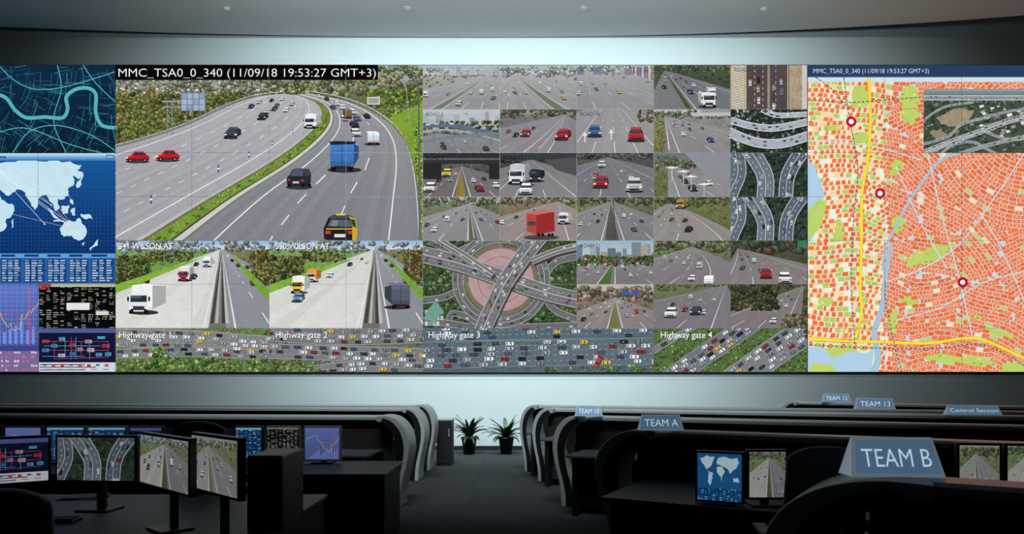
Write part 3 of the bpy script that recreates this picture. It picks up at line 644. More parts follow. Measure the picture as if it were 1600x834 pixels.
def citymap(C, T):
    R = random.Random(21); C.tile(T); x0, y0, x1, y1 = T
    C.rect(x0, y0, 1384, y1, (232, 232, 200)); C.rect(1384, y0, x1, y1, (202, 216, 220), 0, False)
    sites = [(1290, 150, .05, 11, 8), (1300, 230, .02, 10, 8), (1310, 330, 0, 11, 8), (1300, 430, -.03, 12, 8), (1320, 500, .1, 11, 9), (1370, 150, .1, 10, 9), (1385, 230, .25, 11, 7), (1395, 330, .5, 10, 7), (1400, 420, .3, 11, 7),
             (1420, 180, -.35, 11, 7), (1440, 270, .75, 13, 6.5), (1480, 330, .5, 13, 6.5), (1520, 400, .95, 13, 6.5), (1460, 460, -.2, 12, 7), (1540, 480, .3, 13, 6.5), (1600, 420, -.5, 13, 6.5), (1500, 540, .15, 12, 8), (1590, 540, .5, 12, 7),
             (1470, 400, .2, 12, 7), (1660, 500, .2, 13, 7), (1440, 540, -.3, 11, 8), (1400, 540, .1, 11, 8), (1700, 300, .6, 13, 7)]
    parks = [(1345, 150, 12, 20, 0), (1422, 165, 16, 30, 0), (1300, 200, 12, 6, 0), (1452, 398, 42, 11, -.35), (1402, 350, 11, 15, 0), (1400, 262, 9, 15, .3), (1500, 562, 60, 7, .1), (1420, 470, 14, 6, 0), (1310, 360, 8, 16, 0),
             (1290, 470, 10, 7, 0), (1395, 500, 8, 20, 0), (1310, 552, 30, 12, 0), (1560, 520, 28, 4, .3), (1345, 215, 13, 7, 0), (1520, 497, 12, 4, 0), (1590, 575, 28, 8, 0)]
    def inpark(x, y):
        for a, b, rx, ry, t in parks:
            dx, dy = x - a, y - b; u = dx * math.cos(t) + dy * math.sin(t); v = -dx * math.sin(t) + dy * math.cos(t)
            if (u / rx) ** 2 + (v / ry) ** 2 < 1: return True
        return False
    C.k += 1
    for a, b, rx, ry, t in parks: C.ell(a, b, rx + 2, ry + 2, (190, 210, 108), .04, 18, t, False)
    C.k += 1
    OR = [(238, 116, 64), (242, 124, 70), (234, 108, 60), (240, 132, 84)]
    def cell(pts, cx, cy):
        if not (x0 - 4 < cx < x1 + 4 and y0 < cy < y1 + 3): return
        if cx < 1372 and cy > 545: return
        left = cx < 1384 - 6 * math.sin(cy * .03)
        if inpark(cx, cy):
            if R.random() < .16: C.poly([(cx + (p[0] - cx) * .5, cy + (p[1] - cy) * .5) for p in pts], R.choice([(232, 226, 130), (150, 180, 90), (238, 150, 110)]), 0, False)
            return
        q = R.random()
        if left:
            if q < .16: c = (182, 206, 104)
            elif q < .24: c = (240, 240, 220)
            elif q < .29: c = (246, 214, 160)
            else:
                C.poly(pts, (246, 226, 196), 0, False)
                f = R.uniform(.45, 1.0); a, b, d, e = pts; C.k += 1
                m1 = (a[0] + (b[0] - a[0]) * f, a[1] + (b[1] - a[1]) * f); m2 = (e[0] + (d[0] - e[0]) * f, e[1] + (d[1] - e[1]) * f)
                f2 = R.uniform(0, .3); m3 = (a[0] + (m1[0] - a[0]) * f2, a[1] + (m1[1] - a[1]) * f2)
                C.poly([m3, m1, m2, e], R.choice(OR), 0, False); C.k -= 1
                return
        else: c = R.choice(OR) if q < .955 else ((190, 210, 110) if q < .97 else (246, 226, 190))
        C.poly(pts, c, 0, False)
        if not left and q < .4:
            C.k += 1; C.poly([(cx + (p[0] - cx) * .35, cy + (p[1] - cy) * .35) for p in pts], (248, 190, 150), 0, False); C.k -= 1
    polar = (1604, 196)
    def ispolar(x, y): return x > 1384 and math.hypot(x - polar[0], y - polar[1]) < 165 and x > 1470 and y > 121
    for si, (sx, sy, an, cw, ch) in enumerate(sites):
        ca, sa = math.cos(an), math.sin(an); cw *= .9; ch *= .92
        for i in range(-16, 17):
            for j in range(-22, 23):
                lx, ly = i * cw + (cw * .3 if j % 2 else 0), j * ch
                wob = lambda X_, Y_: (X_ + 1.2 * math.sin(Y_ * .09 + sx), Y_ + 1.6 * math.sin(X_ * .07 + sy))
                q_ = wob(lx, ly)
                cx, cy = sx + q_[0] * ca - q_[1] * sa, sy + q_[0] * sa + q_[1] * ca
                if ispolar(cx, cy): continue
                dmin = min(range(len(sites)), key=lambda k: (sites[k][0] - cx) ** 2 + (sites[k][1] - cy) ** 2)
                if dmin != si: continue
                g = .5; a, b = cw / 2 - g, ch / 2 - g
                P = []
                for u, v in ((-a, -b), (a, -b), (a, b), (-a, b)):
                    w_ = wob(lx + u, ly + v); P.append((sx + w_[0] * ca - w_[1] * sa, sy + w_[0] * sa + w_[1] * ca))
                cell(P, cx, cy)
    r = 14
    while r < 162:
        n = int(2 * math.pi * r / 12)
        for k in range(n):
            t0 = (k + .05) * 6.2832 / n; t1 = (k + .95) * 6.2832 / n; tm = (t0 + t1) / 2
            cx, cy = polar[0] + (r + 2.5) * math.cos(tm), polar[1] + (r + 2.5) * math.sin(tm)
            if not ispolar(cx, cy): continue
            cell([(polar[0] + q * math.cos(t), polar[1] + q * math.sin(t)) for q, t in ((r, t0), (r, t1), (r + 5.6, t1), (r + 5.6, t0))], cx, cy)
        r += 6.7
    C.k += 3
    wc = (176, 208, 232)
    C.poly([(1262, 250), (1272, 258), (1288, 300), (1284, 340), (1270, 372), (1262, 380)], wc); C.poly([(1262, 540), (1290, 545), (1300, 560), (1330, 548), (1352, 552), (1366, 545), (1360, 585), (1262, 585)], wc)
    C.poly([(1262, 330), (1280, 310), (1292, 316), (1284, 352), (1262, 376)], (186, 212, 110), .05); C.poly([(1270, 566), (1300, 570), (1312, 585), (1262, 585)], (190, 214, 110))
    C.band(cat([(1392, 380), (1384, 430), (1378, 480), (1366, 520), (1372, 560), (1360, 590)], 6), 6, (168, 196, 216), w2=12)
    C.band(cat([(1384, 440), (1380, 400), (1396, 360), (1430, 300), (1470, 250), (1500, 240)], 6), 4.0, (168, 196, 216))
    C.rect(x0, 121, x1, 128, (206, 226, 236))
    for pts in ([(1384, 440), (1440, 420), (1500, 380), (1560, 300), (1600, 240)], [(1400, 500), (1470, 480), (1540, 440), (1620, 420)], [(1450, 240), (1470, 330), (1500, 440), (1520, 530)], [(1262, 400), (1340, 396), (1384, 400)], [(1262, 220), (1350, 226), (1440, 250)], [(1530, 330), (1560, 380), (1600, 470), (1620, 540)], [(1400, 260), (1440, 350), (1480, 420)]):
        C.band(cat(pts, 6), 1.7, (206, 222, 230))
    for p, w in (([(1357, 118), (1360, 180), (1356, 250), (1347, 300), (1346, 380), (1344, 450), (1346, 490), (1336, 530)], 5.0), ([(1255, 528), (1310, 532), (1380, 534), (1450, 536), (1520, 528), (1570, 545), (1640, 580)], 5.0), ([(1352, 250), (1366, 244), (1358, 232)], 2.4)):
        q = cat(p, 6); C.band(q, w, (176, 150, 40)); C.band(q, w * .8, (252, 226, 60))
    for cx, cy, rr in ((1330, 520, 12), (1352, 508, 8)): C.ring(cx, cy, rr, 2, (206, 196, 90), 20)
    for p in ([(1262, 156), (1330, 160), (1384, 156), (1440, 152)], [(1318, 118), (1326, 180), (1340, 260), (1334, 340), (1330, 440), (1336, 540)], [(1272, 119), (1300, 140), (1326, 170)], [(1255, 538), (1350, 543), (1460, 545), (1540, 540), (1630, 590)], [(1410, 585), (1398, 540), (1384, 470), (1384, 440)]):
        q = cat(p, 6); C.band(q, 1.5, (70, 68, 66)); dashes(C, q, 3.4, 6.8, .7, (240, 240, 230))
    for x, y in ((1330, 190), (1375, 302), (1504, 441)):
        C.ell(x, y, 8.2, 8.2, (190, 20, 50), 0, 24); C.ell(x, y, 4.0, 4.0, (250, 246, 246), 0, 20); C.poly([(x - 2.4, y + 7), (x + 2.4, y + 7), (x, y + 11)], (190, 20, 50))
    C.rect(x0, 102, x1, 121, (42, 62, 100)); C.rect(x0, 119.6, x1, 121, (90, 110, 140))
    # inset: aerial photo of a motorway interchange
    C.tile((1443, 139, x1, 239), True, .05); C.rect(1443, 139, x1, 239, (66, 80, 66), .2)
    foliage(C, R, 1443, 156, x1, 239, 300, 4.5, [(54, 70, 50), (78, 92, 64), (46, 58, 46), (98, 104, 82)])
    for i in range(60):
        x, y = R.uniform(1445, 1740), R.uniform(160, 236); s = R.uniform(.4, 1.1); C.poly([(x, y), (x + 7 * s, y - 2 * s), (x + 9 * s, y + 2 * s), (x + 2 * s, y + 4 * s)], R.choice([(150, 150, 134), (120, 120, 104), (168, 160, 140), (104, 112, 90)]), .1)
    C.grad(1443, 139, x1, 153, (140, 156, 162), (92, 114, 112), 4); C.rect(1443, 149, x1, 157, (150, 156, 160)); C.rect(1443, 149, x1, 150, (206, 210, 212)); C.rect(1443, 156, x1, 157, (200, 204, 206)); C.rect(1443, 152.6, x1, 153.4, (96, 102, 106))
    traffic(C, R, [(1440, 151.4), (1742, 151.4)], 0, 8, 3, 1.3, CARS, .7); traffic(C, R, [(1440, 154.8), (1742, 154.8)], 0, 8, 3, 1.3, CARS, .7)
    for i in range(24): C.line(1443 + i * 14, 157, 1443 + i * 14, 161, 1.2, (150, 156, 156))
    C.poly(rough(R, [(1462, 184), (1490, 170), (1522, 172), (1514, 188), (1482, 198)], 2), (156, 144, 118), .15); C.poly(rough(R, [(1452, 206), (1470, 200), (1480, 210), (1462, 220)], 2), (140, 134, 110), .15)
    for i in range(110):
        x, y = R.uniform(1524, 1720), R.uniform(164, 212); s = R.uniform(.4, 1.0); C.poly([(x, y), (x + 8 * s, y - 2 * s), (x + 10 * s, y + 2 * s), (x + 2 * s, y + 5 * s)], R.choice([(220, 224, 226), (160, 166, 170), (120, 126, 132), (190, 172, 152), (232, 234, 236)]))
    for p, w in (([(1440, 226), (1480, 214), (1500, 196), (1530, 186), (1600, 170), (1742, 156)], 3), ([(1470, 240), (1490, 226), (1520, 222), (1540, 232), (1560, 242)], 3), ([(1440, 192), (1456, 178), (1480, 166), (1520, 160)], 2.4), ([(1540, 206), (1560, 214), (1590, 218), (1640, 210)], 3)):
        q = cat(p, 6); C.band(q, w + .8, (204, 208, 210)); C.band(q, w, (140, 146, 150)); traffic(C, R, q, 0, 9, 2.8, 1.3, CARS, .7)
    q = cat([(1440, 240), (1480, 224), (1530, 206), (1580, 188), (1640, 176), (1742, 150)], 6); C.band(q, 9, (206, 210, 212)); C.band(q, 8, (150, 156, 160)); C.band(q, .8, (214, 216, 214))
    for o in (-2.6, 2.6): traffic(C, R, q, o, 6, 3.4, 1.8, CARS, .85)
    q = cat([(1500, 240), (1540, 228), (1600, 214), (1742, 190)], 6); C.band(q, 6, (204, 208, 210)); C.band(q, 5, (140, 146, 148)); traffic(C, R, q, 0, 6, 3.2, 1.8, CARS, .8)

# ------------------------------------------------------------------ VIDEO WALL
vw = empty('video_wall')
C = Canvas()
pic_streetmap(C, (-179, 102, 181, 239.5))
C.tile((-179, 239.5, 181, 251)); C.grad(-179, 239.5, 181, 251, (190, 222, 240), (60, 128, 190), 5); C.rect(166, 242, 178, 248, (30, 90, 150)); C.rect(-179, 244, 10, 247, (40, 100, 160)); C.rect(167.5, 243.2, 176.5, 246.8, (190, 222, 240))
for i in range(3): C.rect(168, 243.5 + i * 1.2, 176, 244 + i * 1.2, (30, 90, 150))
pic_worldmap(C, (-179, 251, 181, 396))
C.tile((-179, 396, 181, 443)); C.rect(-179, 396, 181, 443, (40, 96, 162)); C.rect(-179, 396, 181, 403, (96, 160, 214))
R = random.Random(3)
for c0, c1 in ((-170, -60), (-56, -2), (2, 33), (38, 70), (74, 104), (108, 138), (143, 178)):
    C.rect(c0, 404, c1, 441, (26, 66, 124)); C.rect(c0, 397.5, c0 + (c1 - c0) * .7, 401, (20, 60, 120)); C.k += 1
    for i in range(9):
        for j in range(3):
            xa = c0 + 1.5 + j * (c1 - c0 - 2) / 3; ln = (c1 - c0 - 2) / 3 * R.uniform(.5, .9); cc = R.choice([(200, 222, 240), (140, 180, 220), (220, 234, 246)])
            for q in range(5): C.rect(xa + ln * q / 5, 406 + i * 3.9, xa + ln * (q + .7) / 5, 408 + i * 3.9, cc, 0, False)
pic_graph(C, (-179, 443, -59, 540), (84, 104, 172))
pic_graph(C, (-59, 443, 61, 540), (84, 104, 172))
pic_table(C, (-179, 540, 61, 581), (120, 104, 150), 6, 18, (60, 70, 140), [(196, 90, 120), (220, 200, 220), (210, 120, 130)], 6)
pic_table(C, (61, 443, 181, 513), (8, 10, 12), 21, 11, (196, 196, 196), [(190, 190, 186), (170, 170, 160), (170, 150, 90), (140, 140, 140)], 7, .66)
C.rect(104, 473, 140, 484, (226, 228, 226)); C.rect(63, 449, 72, 452, (206, 60, 40)); C.rect(150, 486, 170, 492, (210, 212, 208)); C.rect(61, 443, 181, 448, (168, 60, 60)); C.rect(80, 443, 181, 448, (180, 186, 150))
pic_flow(C, (61, 513, 181, 581))
pic_main(C, (181, 102, 661, 376))
C.film = 0; C.rect(181, 102, 591, 126, (10, 10, 12))
wilson(C, (181, 376, 421, 513), 31, WIL1); wilson(C, (421, 376, 661, 513), 33, WIL2)

cx = [661, 781, 901, 1021, 1141, 1261]; ry = [102, 171, 239, 308, 376, 444, 513]
TT = lambda c, r: (cx[c], ry[r], cx[c + 1], ry[r + 1])
HZ = [(198, 202, 204), (214, 216, 218), (120, 124, 128), (224, 190, 50), (240, 240, 240), (150, 154, 160), (90, 96, 104), (224, 190, 50)]
hz = dict(sky=(178, 186, 188), sky2=(200, 204, 204), far=[(140, 150, 144), (128, 138, 128), (150, 158, 152)], pal=HZ, lc=(206, 208, 208), hz=.85, tex=.08)
def buildings(C, T, seed, y0, y1, n, cols):
    R = random.Random(seed)
    for i in range(n):
        x = R.uniform(T[0] - 4, T[2]); w = R.uniform(6, 15); t = R.uniform(y0, y1); c = jit(R, R.choice(cols), .08)
        C.rect(x, t, x + w, y1 + 5, c); C.k += 1
        for j in range(int((y1 + 5 - t) / 2.6)): C.rect(x + .8, t + 1 + j * 2.6, x + w - .8, t + 1.9 + j * 2.6, mul(c, .84), 0, False)
hw(C, TT(0, 0), .22, .95, ((-1.2, 1.6, (150, 150, 152)), (.12, .2, (104, 120, 104))), solid=(-.9, .08, .24), dash=(-.6, -.3, .5, .75, 1.0), lanes=((-.45, False), (-.1, False), (.4, True), (.65, True), (.9, True)), n=3, cw=.1, verL=(126, 138, 120), verR=(150, 152, 150), bend=-.1, seed=41, fh=.12, **hz)
buildings(C, TT(0, 0), 2, 104, 112, 9, [(170, 178, 182), (184, 190, 192)])
hw(C, TT(1, 0), .2, .1, ((-.5, 2.6, (152, 152, 154)), (.74, .84, (106, 122, 96))), solid=(.7, .9, -.2), dash=(.1, .35, 1.2, 1.5, 1.9), lanes=((0, False), (.25, False), (.5, False), (1.1, True), (1.4, True)), n=4, cw=.1, verL=(140, 148, 140), verR=(150, 152, 150), bend=.1, seed=42, fh=.16, **hz)
hw(C, TT(2, 0), .14, .02, ((-1.5, 2.8, (146, 146, 150)),), solid=(1.6,), dash=(-.2, .25, .7, 1.15), lanes=((0, False), (.45, False), (.9, False)), n=3, cw=.12, verL=(140, 148, 130), verR=(128, 134, 132), bend=.1, seed=43, fh=.14, **hz)
buildings(C, TT(2, 0), 3, 103, 112, 6, [(150, 130, 130), (170, 176, 180), (130, 138, 160)])
for i in range(10): C.rect(985 + i * 3.6, 104, 987 + i * 3.6, 116 + i, [(170, 80, 76), (90, 104, 150), (200, 200, 204)][i % 3])
hw(C, TT(3, 0), .12, .15, ((-.1, .45, (120, 120, 124)), (.45, .52, (70, 80, 40)), (.52, 1.9, (112, 114, 122))), solid=(.56, 1.7), dash=(.85, 1.2), lanes=((.15, False), (.72, False), (1.05, False)), n=4, cw=.15, sky=(70, 84, 70), verL=(70, 84, 46), verR=(50, 60, 40), seed=44, fh=.12)
truck(C, 1108, 168, 21, (236, 238, 238), (226, 228, 230), False, -.2, 1.0)
T = TT(4, 0); C.tile(T, False, .06); C.rect(*T, (86, 70, 66), .05); C.rect(T[0], T[1], T[0] + 24, T[3], (176, 160, 132), .15); C.rect(T[0] + 92, T[1], T[2], T[3], (170, 152, 124), .2); C.rect(T[0] + 112, T[1], T[2], T[3], (206, 200, 188), .08)
for i in range(18): C.poly([(1143, 104 + i * 4), (1153, 100 + i * 4), (1163, 104 + i * 4), (1163, 106 + i * 4), (1153, 102 + i * 4), (1143, 106 + i * 4)], (210, 204, 190))
R = random.Random(8)
for x in (1165.5, 1231): C.line(x, 100, x, 175, 1, (220, 214, 204))
for x in (1179, 1192, 1212): dashes(C, [(x, 100), (x, 175)], 4, 9, .7, (220, 214, 204))
C.rect(1199, 100, 1203, 175, (150, 140, 124), .15)
for x in (1172, 1185, 1209, 1221): traffic(C, R, [(x, 98), (x, 175)], 0, 15, 9.5, 4.8, CARS, .8)
hw(C, TT(0, 1), .55, .2, ((-1, 2.5, (128, 130, 134)),), dash=(.5, 1.0, 1.6), lanes=((.3, False), (.9, True)), n=2, cw=.1, sky=(190, 198, 204), sky2=(160, 170, 176), verL=(90, 96, 70), verR=(100, 104, 96), seed=45, fh=.1)
buildings(C, TT(0, 1), 4, 174, 186, 12, [(186, 190, 194), (170, 176, 182), (150, 156, 166)]); foliage(C, random.Random(3), 661, 190, 781, 202, 40, 5, GREENS)
for p, w, c in (([(655, 198), (700, 196), (740, 202), (790, 212)], 6, (92, 108, 140)), ([(655, 206), (700, 203), (740, 209), (790, 222)], 3, (160, 166, 172)), ([(655, 224), (700, 215), (790, 207)], 5, (120, 128, 142))):
    C.band(cat(p, 5), w, c)
traffic(C, random.Random(4), cat([(655, 196), (700, 193), (740, 199), (790, 208)], 5), 0, 13, 7, 3, CARS, .8)
for x in (676, 706, 738, 766): C.rect(x, 208, x + 3, 226, (120, 124, 128))
hw(C, TT(1, 1), .12, .95, ((-1.6, .6, (140, 134, 142)), (.62, 1.6, (132, 128, 134))), solid=(.3, .62), dash=(-.9, -.5, -.1), lanes=((-.3, False), (-.75, False)), n=2, cw=.14, sky=(150, 140, 140), verL=(100, 104, 100), verR=(100, 96, 84), seed=46, fh=.16, bend=-.1, pal=[(170, 40, 50), (40, 42, 48), (220, 222, 224), (90, 94, 104)], far=OLIVE, rails=((.5, (150, 146, 150), .1),))
car(C, 877, 219, 20, (190, 34, 46), False, .3); car(C, 820, 214, 14, (170, 60, 60), False, .2)
hw(C, TT(2, 1), -.3, .45, ((-1, 2, (152, 148, 150)),), solid=(-.1, 1.08), dash=(.2, .5, .8), lanes=(), sky=(150, 150, 150), seed=47, fh=0, verL=(120, 118, 112), verR=(120, 118, 112))
for x, y in ((914, 222), (955, 218)): C.poly([(x - 1, y), (x - 1, y - 10), (x - 4, y - 10), (x, y - 17), (x + 4, y - 10), (x + 1, y - 10), (x + 1, y)], (226, 226, 226))
car(C, 929, 214, 21, (62, 104, 168), False, 0); car(C, 994, 221, 25, (180, 44, 56), True, 0)
foliage(C, random.Random(5), 996, 171, 1026, 190, 14, 5, OLIVE)
hw(C, TT(3, 1), .16, .15, ((.2, 2.5, (138, 134, 134)),), solid=(.34, 1.9), dash=(.8, 1.25), lanes=((.6, False), (1.0, False), (1.5, False)), n=4, cw=.14, sky=(186, 190, 194), verL=(112, 112, 56), verR=(120, 118, 110), seed=48, fh=.12, rails=((.2, (176, 176, 176), .08),))
C.rect(1096, 171, 1141, 178, (150, 152, 154)); C.rect(1080, 176, 1141, 181, (190, 192, 192))
R = random.Random(14); T = TT(4, 1); C.tile(T, False, .06); C.rect(*T, (34, 44, 36), .2); foliage(C, R, 1141, 171, 1261, 239, 110, 5, [(30, 46, 34), (60, 80, 48), (86, 92, 80), (140, 144, 140)])
for p, w in (([(1138, 186), (1170, 196), (1210, 200), (1264, 190)], 9), ([(1138, 206), (1180, 222), (1220, 224), (1264, 212)], 13), ([(1190, 171), (1215, 180), (1264, 178)], 6)):
    q = cat(p, 6); C.band(q, w + 2, (226, 230, 234)); C.band(q, w, (168, 176, 186)); traffic(C, R, q, -w * .22, 11, 5.2, 2.4, CARS, .7); traffic(C, R, q, w * .22, 11, 5.2, 2.4, CARS, .7)
foliage(C, R, 1141, 172, 1165, 184, 16, 5, [(30, 46, 34), (150, 156, 156)])
hw(C, TT(0, 2), .3, .5, ((-.9, .44, (112, 104, 108)), (.44, .56, (150, 130, 40)), (.56, 1.9, (116, 108, 112))), solid=(.38, .62), dash=(-.3, .05, .95, 1.3), lanes=((-.1, False), (.22, False), (.8, True), (1.15, True)), n=2, cw=.15, sky=(90, 90, 96), verL=(60, 62, 50), verR=(60, 62, 50), seed=49, fh=.05, rails=((.45, (70, 72, 70), .08), (.57, (70, 72, 70), .08)))
C.poly([(661, 239), (781, 239), (781, 262), (750, 256), (700, 256), (661, 262)], (46, 44, 50)); C.rect(661, 247, 781, 250, (96, 94, 100)); C.rect(661, 256, 690, 280, (38, 38, 40)); C.rect(764, 256, 781, 280, (38, 38, 40))
C.rect(716, 256, 719, 268, (100, 98, 100)); C.rect(735, 256, 738, 268, (100, 98, 100)); car(C, 697, 276, 14, (226, 196, 40), False, .2); car(C, 670, 300, 17, (232, 232, 234), False, .3)
hw(C, TT(1, 2), .15, .4, ((-1.2, 2, (132, 128, 130)),), solid=(-.1, 1.0), dash=(.2, .6), lanes=((.4, False),), n=1, cw=.15, sky=(60, 64, 66), verL=(50, 54, 46), verR=(60, 60, 56), seed=50, fh=.2, far=[(50, 56, 40), (80, 76, 56), (36, 40, 34)])
C.rect(781, 239, 901, 250, (54, 56, 60)); C.poly([(850, 250), (901, 246), (901, 275), (870, 266)], (78, 78, 82)); truck(C, 806, 288, 23, (196, 200, 204), (228, 232, 232), False, .3, 1.2); truck(C, 836, 284, 18, (40, 42, 50), (34, 36, 44), False, .2, .9); car(C, 821, 304, 20, (226, 228, 230), False, .1)
hw(C, TT(2, 2), .1, .4, ((-1.4, 2.6, (118, 116, 124)),), solid=(-.5, 1.5), dash=(-.1, .3, .7, 1.1), lanes=((.1, False), (.9, False)), n=2, cw=.11, sky=(90, 84, 84), verL=(70, 66, 60), verR=(60, 60, 60), seed=51, fh=.14, far=[(60, 60, 56), (90, 86, 80), (44, 46, 50)])
car(C, 938, 294, 22, (176, 40, 50), False, .1); car(C, 991, 300, 25, (190, 194, 198), False, 0); car(C, 940, 262, 12, (206, 206, 208), False, .1)
hw(C, TT(3, 2), .3, .2, ((.2, 2.6, (140, 138, 140)),), solid=(.34,), dash=(.8, 1.3), lanes=((.6, False), (1.05, False)), n=3, cw=.15, sky=(110, 116, 116), verL=(100, 106, 60), verR=(130, 128, 126), seed=52, fh=.14)
C.poly([(1070, 239), (1141, 239), (1141, 284), (1100, 272)], (140, 142, 150), .04)
for x, y in ((1050, 262), (1068, 268), (1080, 276), (1100, 288)): C.line(x, y, x, y + 22, 1, (200, 204, 206)); C.poly([(x - 11, y), (x, y - 2), (x + 11, y), (x, y + 1.5)], (236, 238, 240))
pic_aerial(C, TT(4, 2), 60); pic_aerial(C, TT(4, 3), 61, (50, 66, 50))
hw(C, TT(0, 3), .15, .6, ((-1.0, .62, (142, 138, 142)), (.62, .72, (90, 92, 70)), (.72, 1.9, (132, 128, 132))), solid=(-.5, .58, .78), dash=(-.15, .2, 1.1), lanes=((-.3, False), (0, False), (.4, False), (.95, True), (1.3, True)), n=3, cw=.12, sky=(170, 176, 176), verL=(96, 98, 62), verR=(80, 84, 50), seed=53, fh=.14, rails=((.66, (150, 148, 140), .06),))
hw(C, TT(1, 3), .1, .75, ((-1.2, 1.9, (150, 134, 134)),), solid=(-.8, .9), dash=(-.3, .2), lanes=((-.5, False),), n=3, cw=.13, sky=(170, 160, 140), verL=(110, 96, 60), verR=(96, 104, 50), seed=54, fh=.16, far=OLIVE)
C.ell(846, 371, 28, 4, (70, 66, 66)); C.poly([(838, 336), (866, 331), (867, 361), (838, 367)], (160, 38, 36)); C.poly([(823, 333), (838, 336), (838, 367), (823, 361)], (190, 62, 50)); C.poly([(823, 333), (850, 328), (866, 331), (838, 336)], (210, 104, 84)); C.rect(824, 346, 837, 352, (60, 66, 76))
for x in (844, 850, 856, 862): C.line(x, 337, x, 363, .4, (130, 30, 30))
for x in (842, 848, 858, 863): C.ell(x, 367, 2.4, 2.8, (20, 20, 22))
truck(C, 879, 350, 15, (226, 226, 222), (206, 208, 210), False, .3, 1.0)
hw(C, TT(2, 3), .1, .45, ((-1.1, .38, (132, 128, 132)), (.38, .56, (84, 80, 74)), (.56, 1.9, (126, 122, 128))), solid=(.32, .62, -.8), dash=(-.4, -.05, 1.0, 1.4), lanes=((-.2, False), (.12, False), (.85, True), (1.2, True)), n=3, cw=.11, sky=(120, 124, 110), verL=(104, 110, 60), verR=(90, 94, 60), seed=55, fh=.18, rails=((.46, (60, 58, 56), .12),))
for f in range(6): C.line(958 + f * .6, 312 + f * 9, 958 + f * .6, 322 + f * 10, 1.4, (70, 68, 66))
hw(C, TT(3, 3), .14, .5, ((-1.0, 1.2, (146, 138, 138)),), solid=(-.6, .9), dash=(-.1, .3), lanes=((.1, False), (.45, True), (-.35, False)), n=3, cw=.14, sky=(110, 116, 80), verL=(110, 108, 60), verR=(92, 104, 46), bend=-.3, seed=56, fh=.2); truck(C, 1062, 326, 12, (190, 130, 60), (200, 150, 60), False, .2, 1.0)
pic_roundabout(C, (661, 376, 901, 513))
hw(C, TT(2, 4), .45, .5, ((-1.4, .3, (126, 120, 118)), (.3, .45, (70, 100, 44)), (.45, 2.2, (120, 114, 114))), solid=(.26, .5), dash=(-.5, -.1, 1.0, 1.5), lanes=((-.7, False), (-.3, False), (.1, False), (.8, True), (1.3, True), (1.8, True)), n=3, cw=.09, sky=(150, 186, 206), sky2=(190, 206, 206), verL=(70, 104, 44), verR=(80, 100, 50), seed=57, fh=.0)
buildings(C, TT(2, 4), 6, 378, 402, 20, [(130, 146, 158), (156, 166, 172), (180, 166, 150), (106, 124, 142)]); foliage(C, random.Random(7), 901, 400, 1021, 414, 80, 5, [(60, 92, 40), (80, 112, 50), (46, 70, 34), (120, 84, 50)])
traffic(C, random.Random(9), [(901, 414), (1021, 411)], 0, 7, 4, 2, CARS, .9)
hw(C, TT(3, 4), .14, 1.0, ((-1.5, 1.4, (128, 118, 122)),), solid=(.7, -1.2), dash=(-.8, -.3, .2), lanes=((-.9, False), (-.5, False), (0, False), (.45, False)), n=3, cw=.12, sky=(140, 150, 130), verL=(80, 104, 44), verR=(92, 98, 50), bend=-.5, seed=58, fh=.24)
truck(C, 1107, 446, 14, (232, 234, 236), (210, 210, 212), True, .2, 1.0)
hw(C, TT(4, 4), .18, .3, ((-.3, 2.0, (134, 124, 124)),), solid=(-.1, 1.5), dash=(.3, .75, 1.1), lanes=((.1, True), (.5, True)), n=4, cw=.13, sky=(50, 62, 44), verL=(52, 64, 36), verR=(60, 60, 34), bend=-.2, seed=59, fh=.3, far=[(44, 60, 34), (70, 86, 44), (90, 62, 40)])
car(C, 1197, 435, 18, (176, 34, 42), True, 0); car(C, 1227, 443, 20, (236, 238, 240), True, -.1); C.rect(1246, 376, 1260, 386, (40, 130, 90))
hw(C, TT(2, 5), .3, .5, ((-.6, .42, (140, 128, 128)), (.42, .58, (110, 110, 66)), (.58, 1.7, (134, 122, 122))), solid=(.4, .6), dash=(-.2, .1, .9, 1.2), lanes=((-.3, False), (-.05, False), (.25, False), (.75, True), (1.05, True), (1.3, True)), n=4, cw=.1, sky=(190, 180, 170), verL=(112, 88, 64), verR=(104, 82, 60), seed=70, fh=.22, far=[(120, 90, 68), (96, 78, 56), (136, 104, 78), (88, 88, 58)])
C.rect(972, 454, 984, 460, (50, 90, 180)); C.rect(987, 454, 999, 460, (50, 90, 180)); C.line(950, 461, 1004, 461, .8, (90, 90, 94))
hw(C, TT(3, 5), .02, .95, ((-1.8, 1.2, (122, 116, 124)),), solid=(.75, -1.4), dash=(-.8, -.2, .3), lanes=((-.5, False), (.05, False), (.5, False)), n=2, cw=.14, sky=(96, 106, 80), verL=(92, 108, 50), verR=(60, 70, 40), seed=71, fh=.12)
car(C, 1047, 496, 18, (236, 238, 240), False, .2); car(C, 1086, 492, 16, (60, 70, 84), False, .2)
hw(C, TT(4, 5), .04, .95, ((-.6, .9, (128, 116, 118)),), solid=(-.4, .7), dash=(0, .35), lanes=((-.2, False), (.2, False), (.5, False)), n=3, cw=.12, sky=(70, 80, 50), verL=(62, 62, 36), verR=(78, 76, 44), seed=72, fh=.14)
foliage(C, random.Random(17), 1141, 446, 1215, 484, 90, 7, [(54, 62, 38), (76, 74, 46), (42, 48, 30), (90, 84, 54)]); foliage(C, random.Random(18), 1222, 492, 1264, 513, 24, 6, OLIVE)
g = (128, 130, 128)
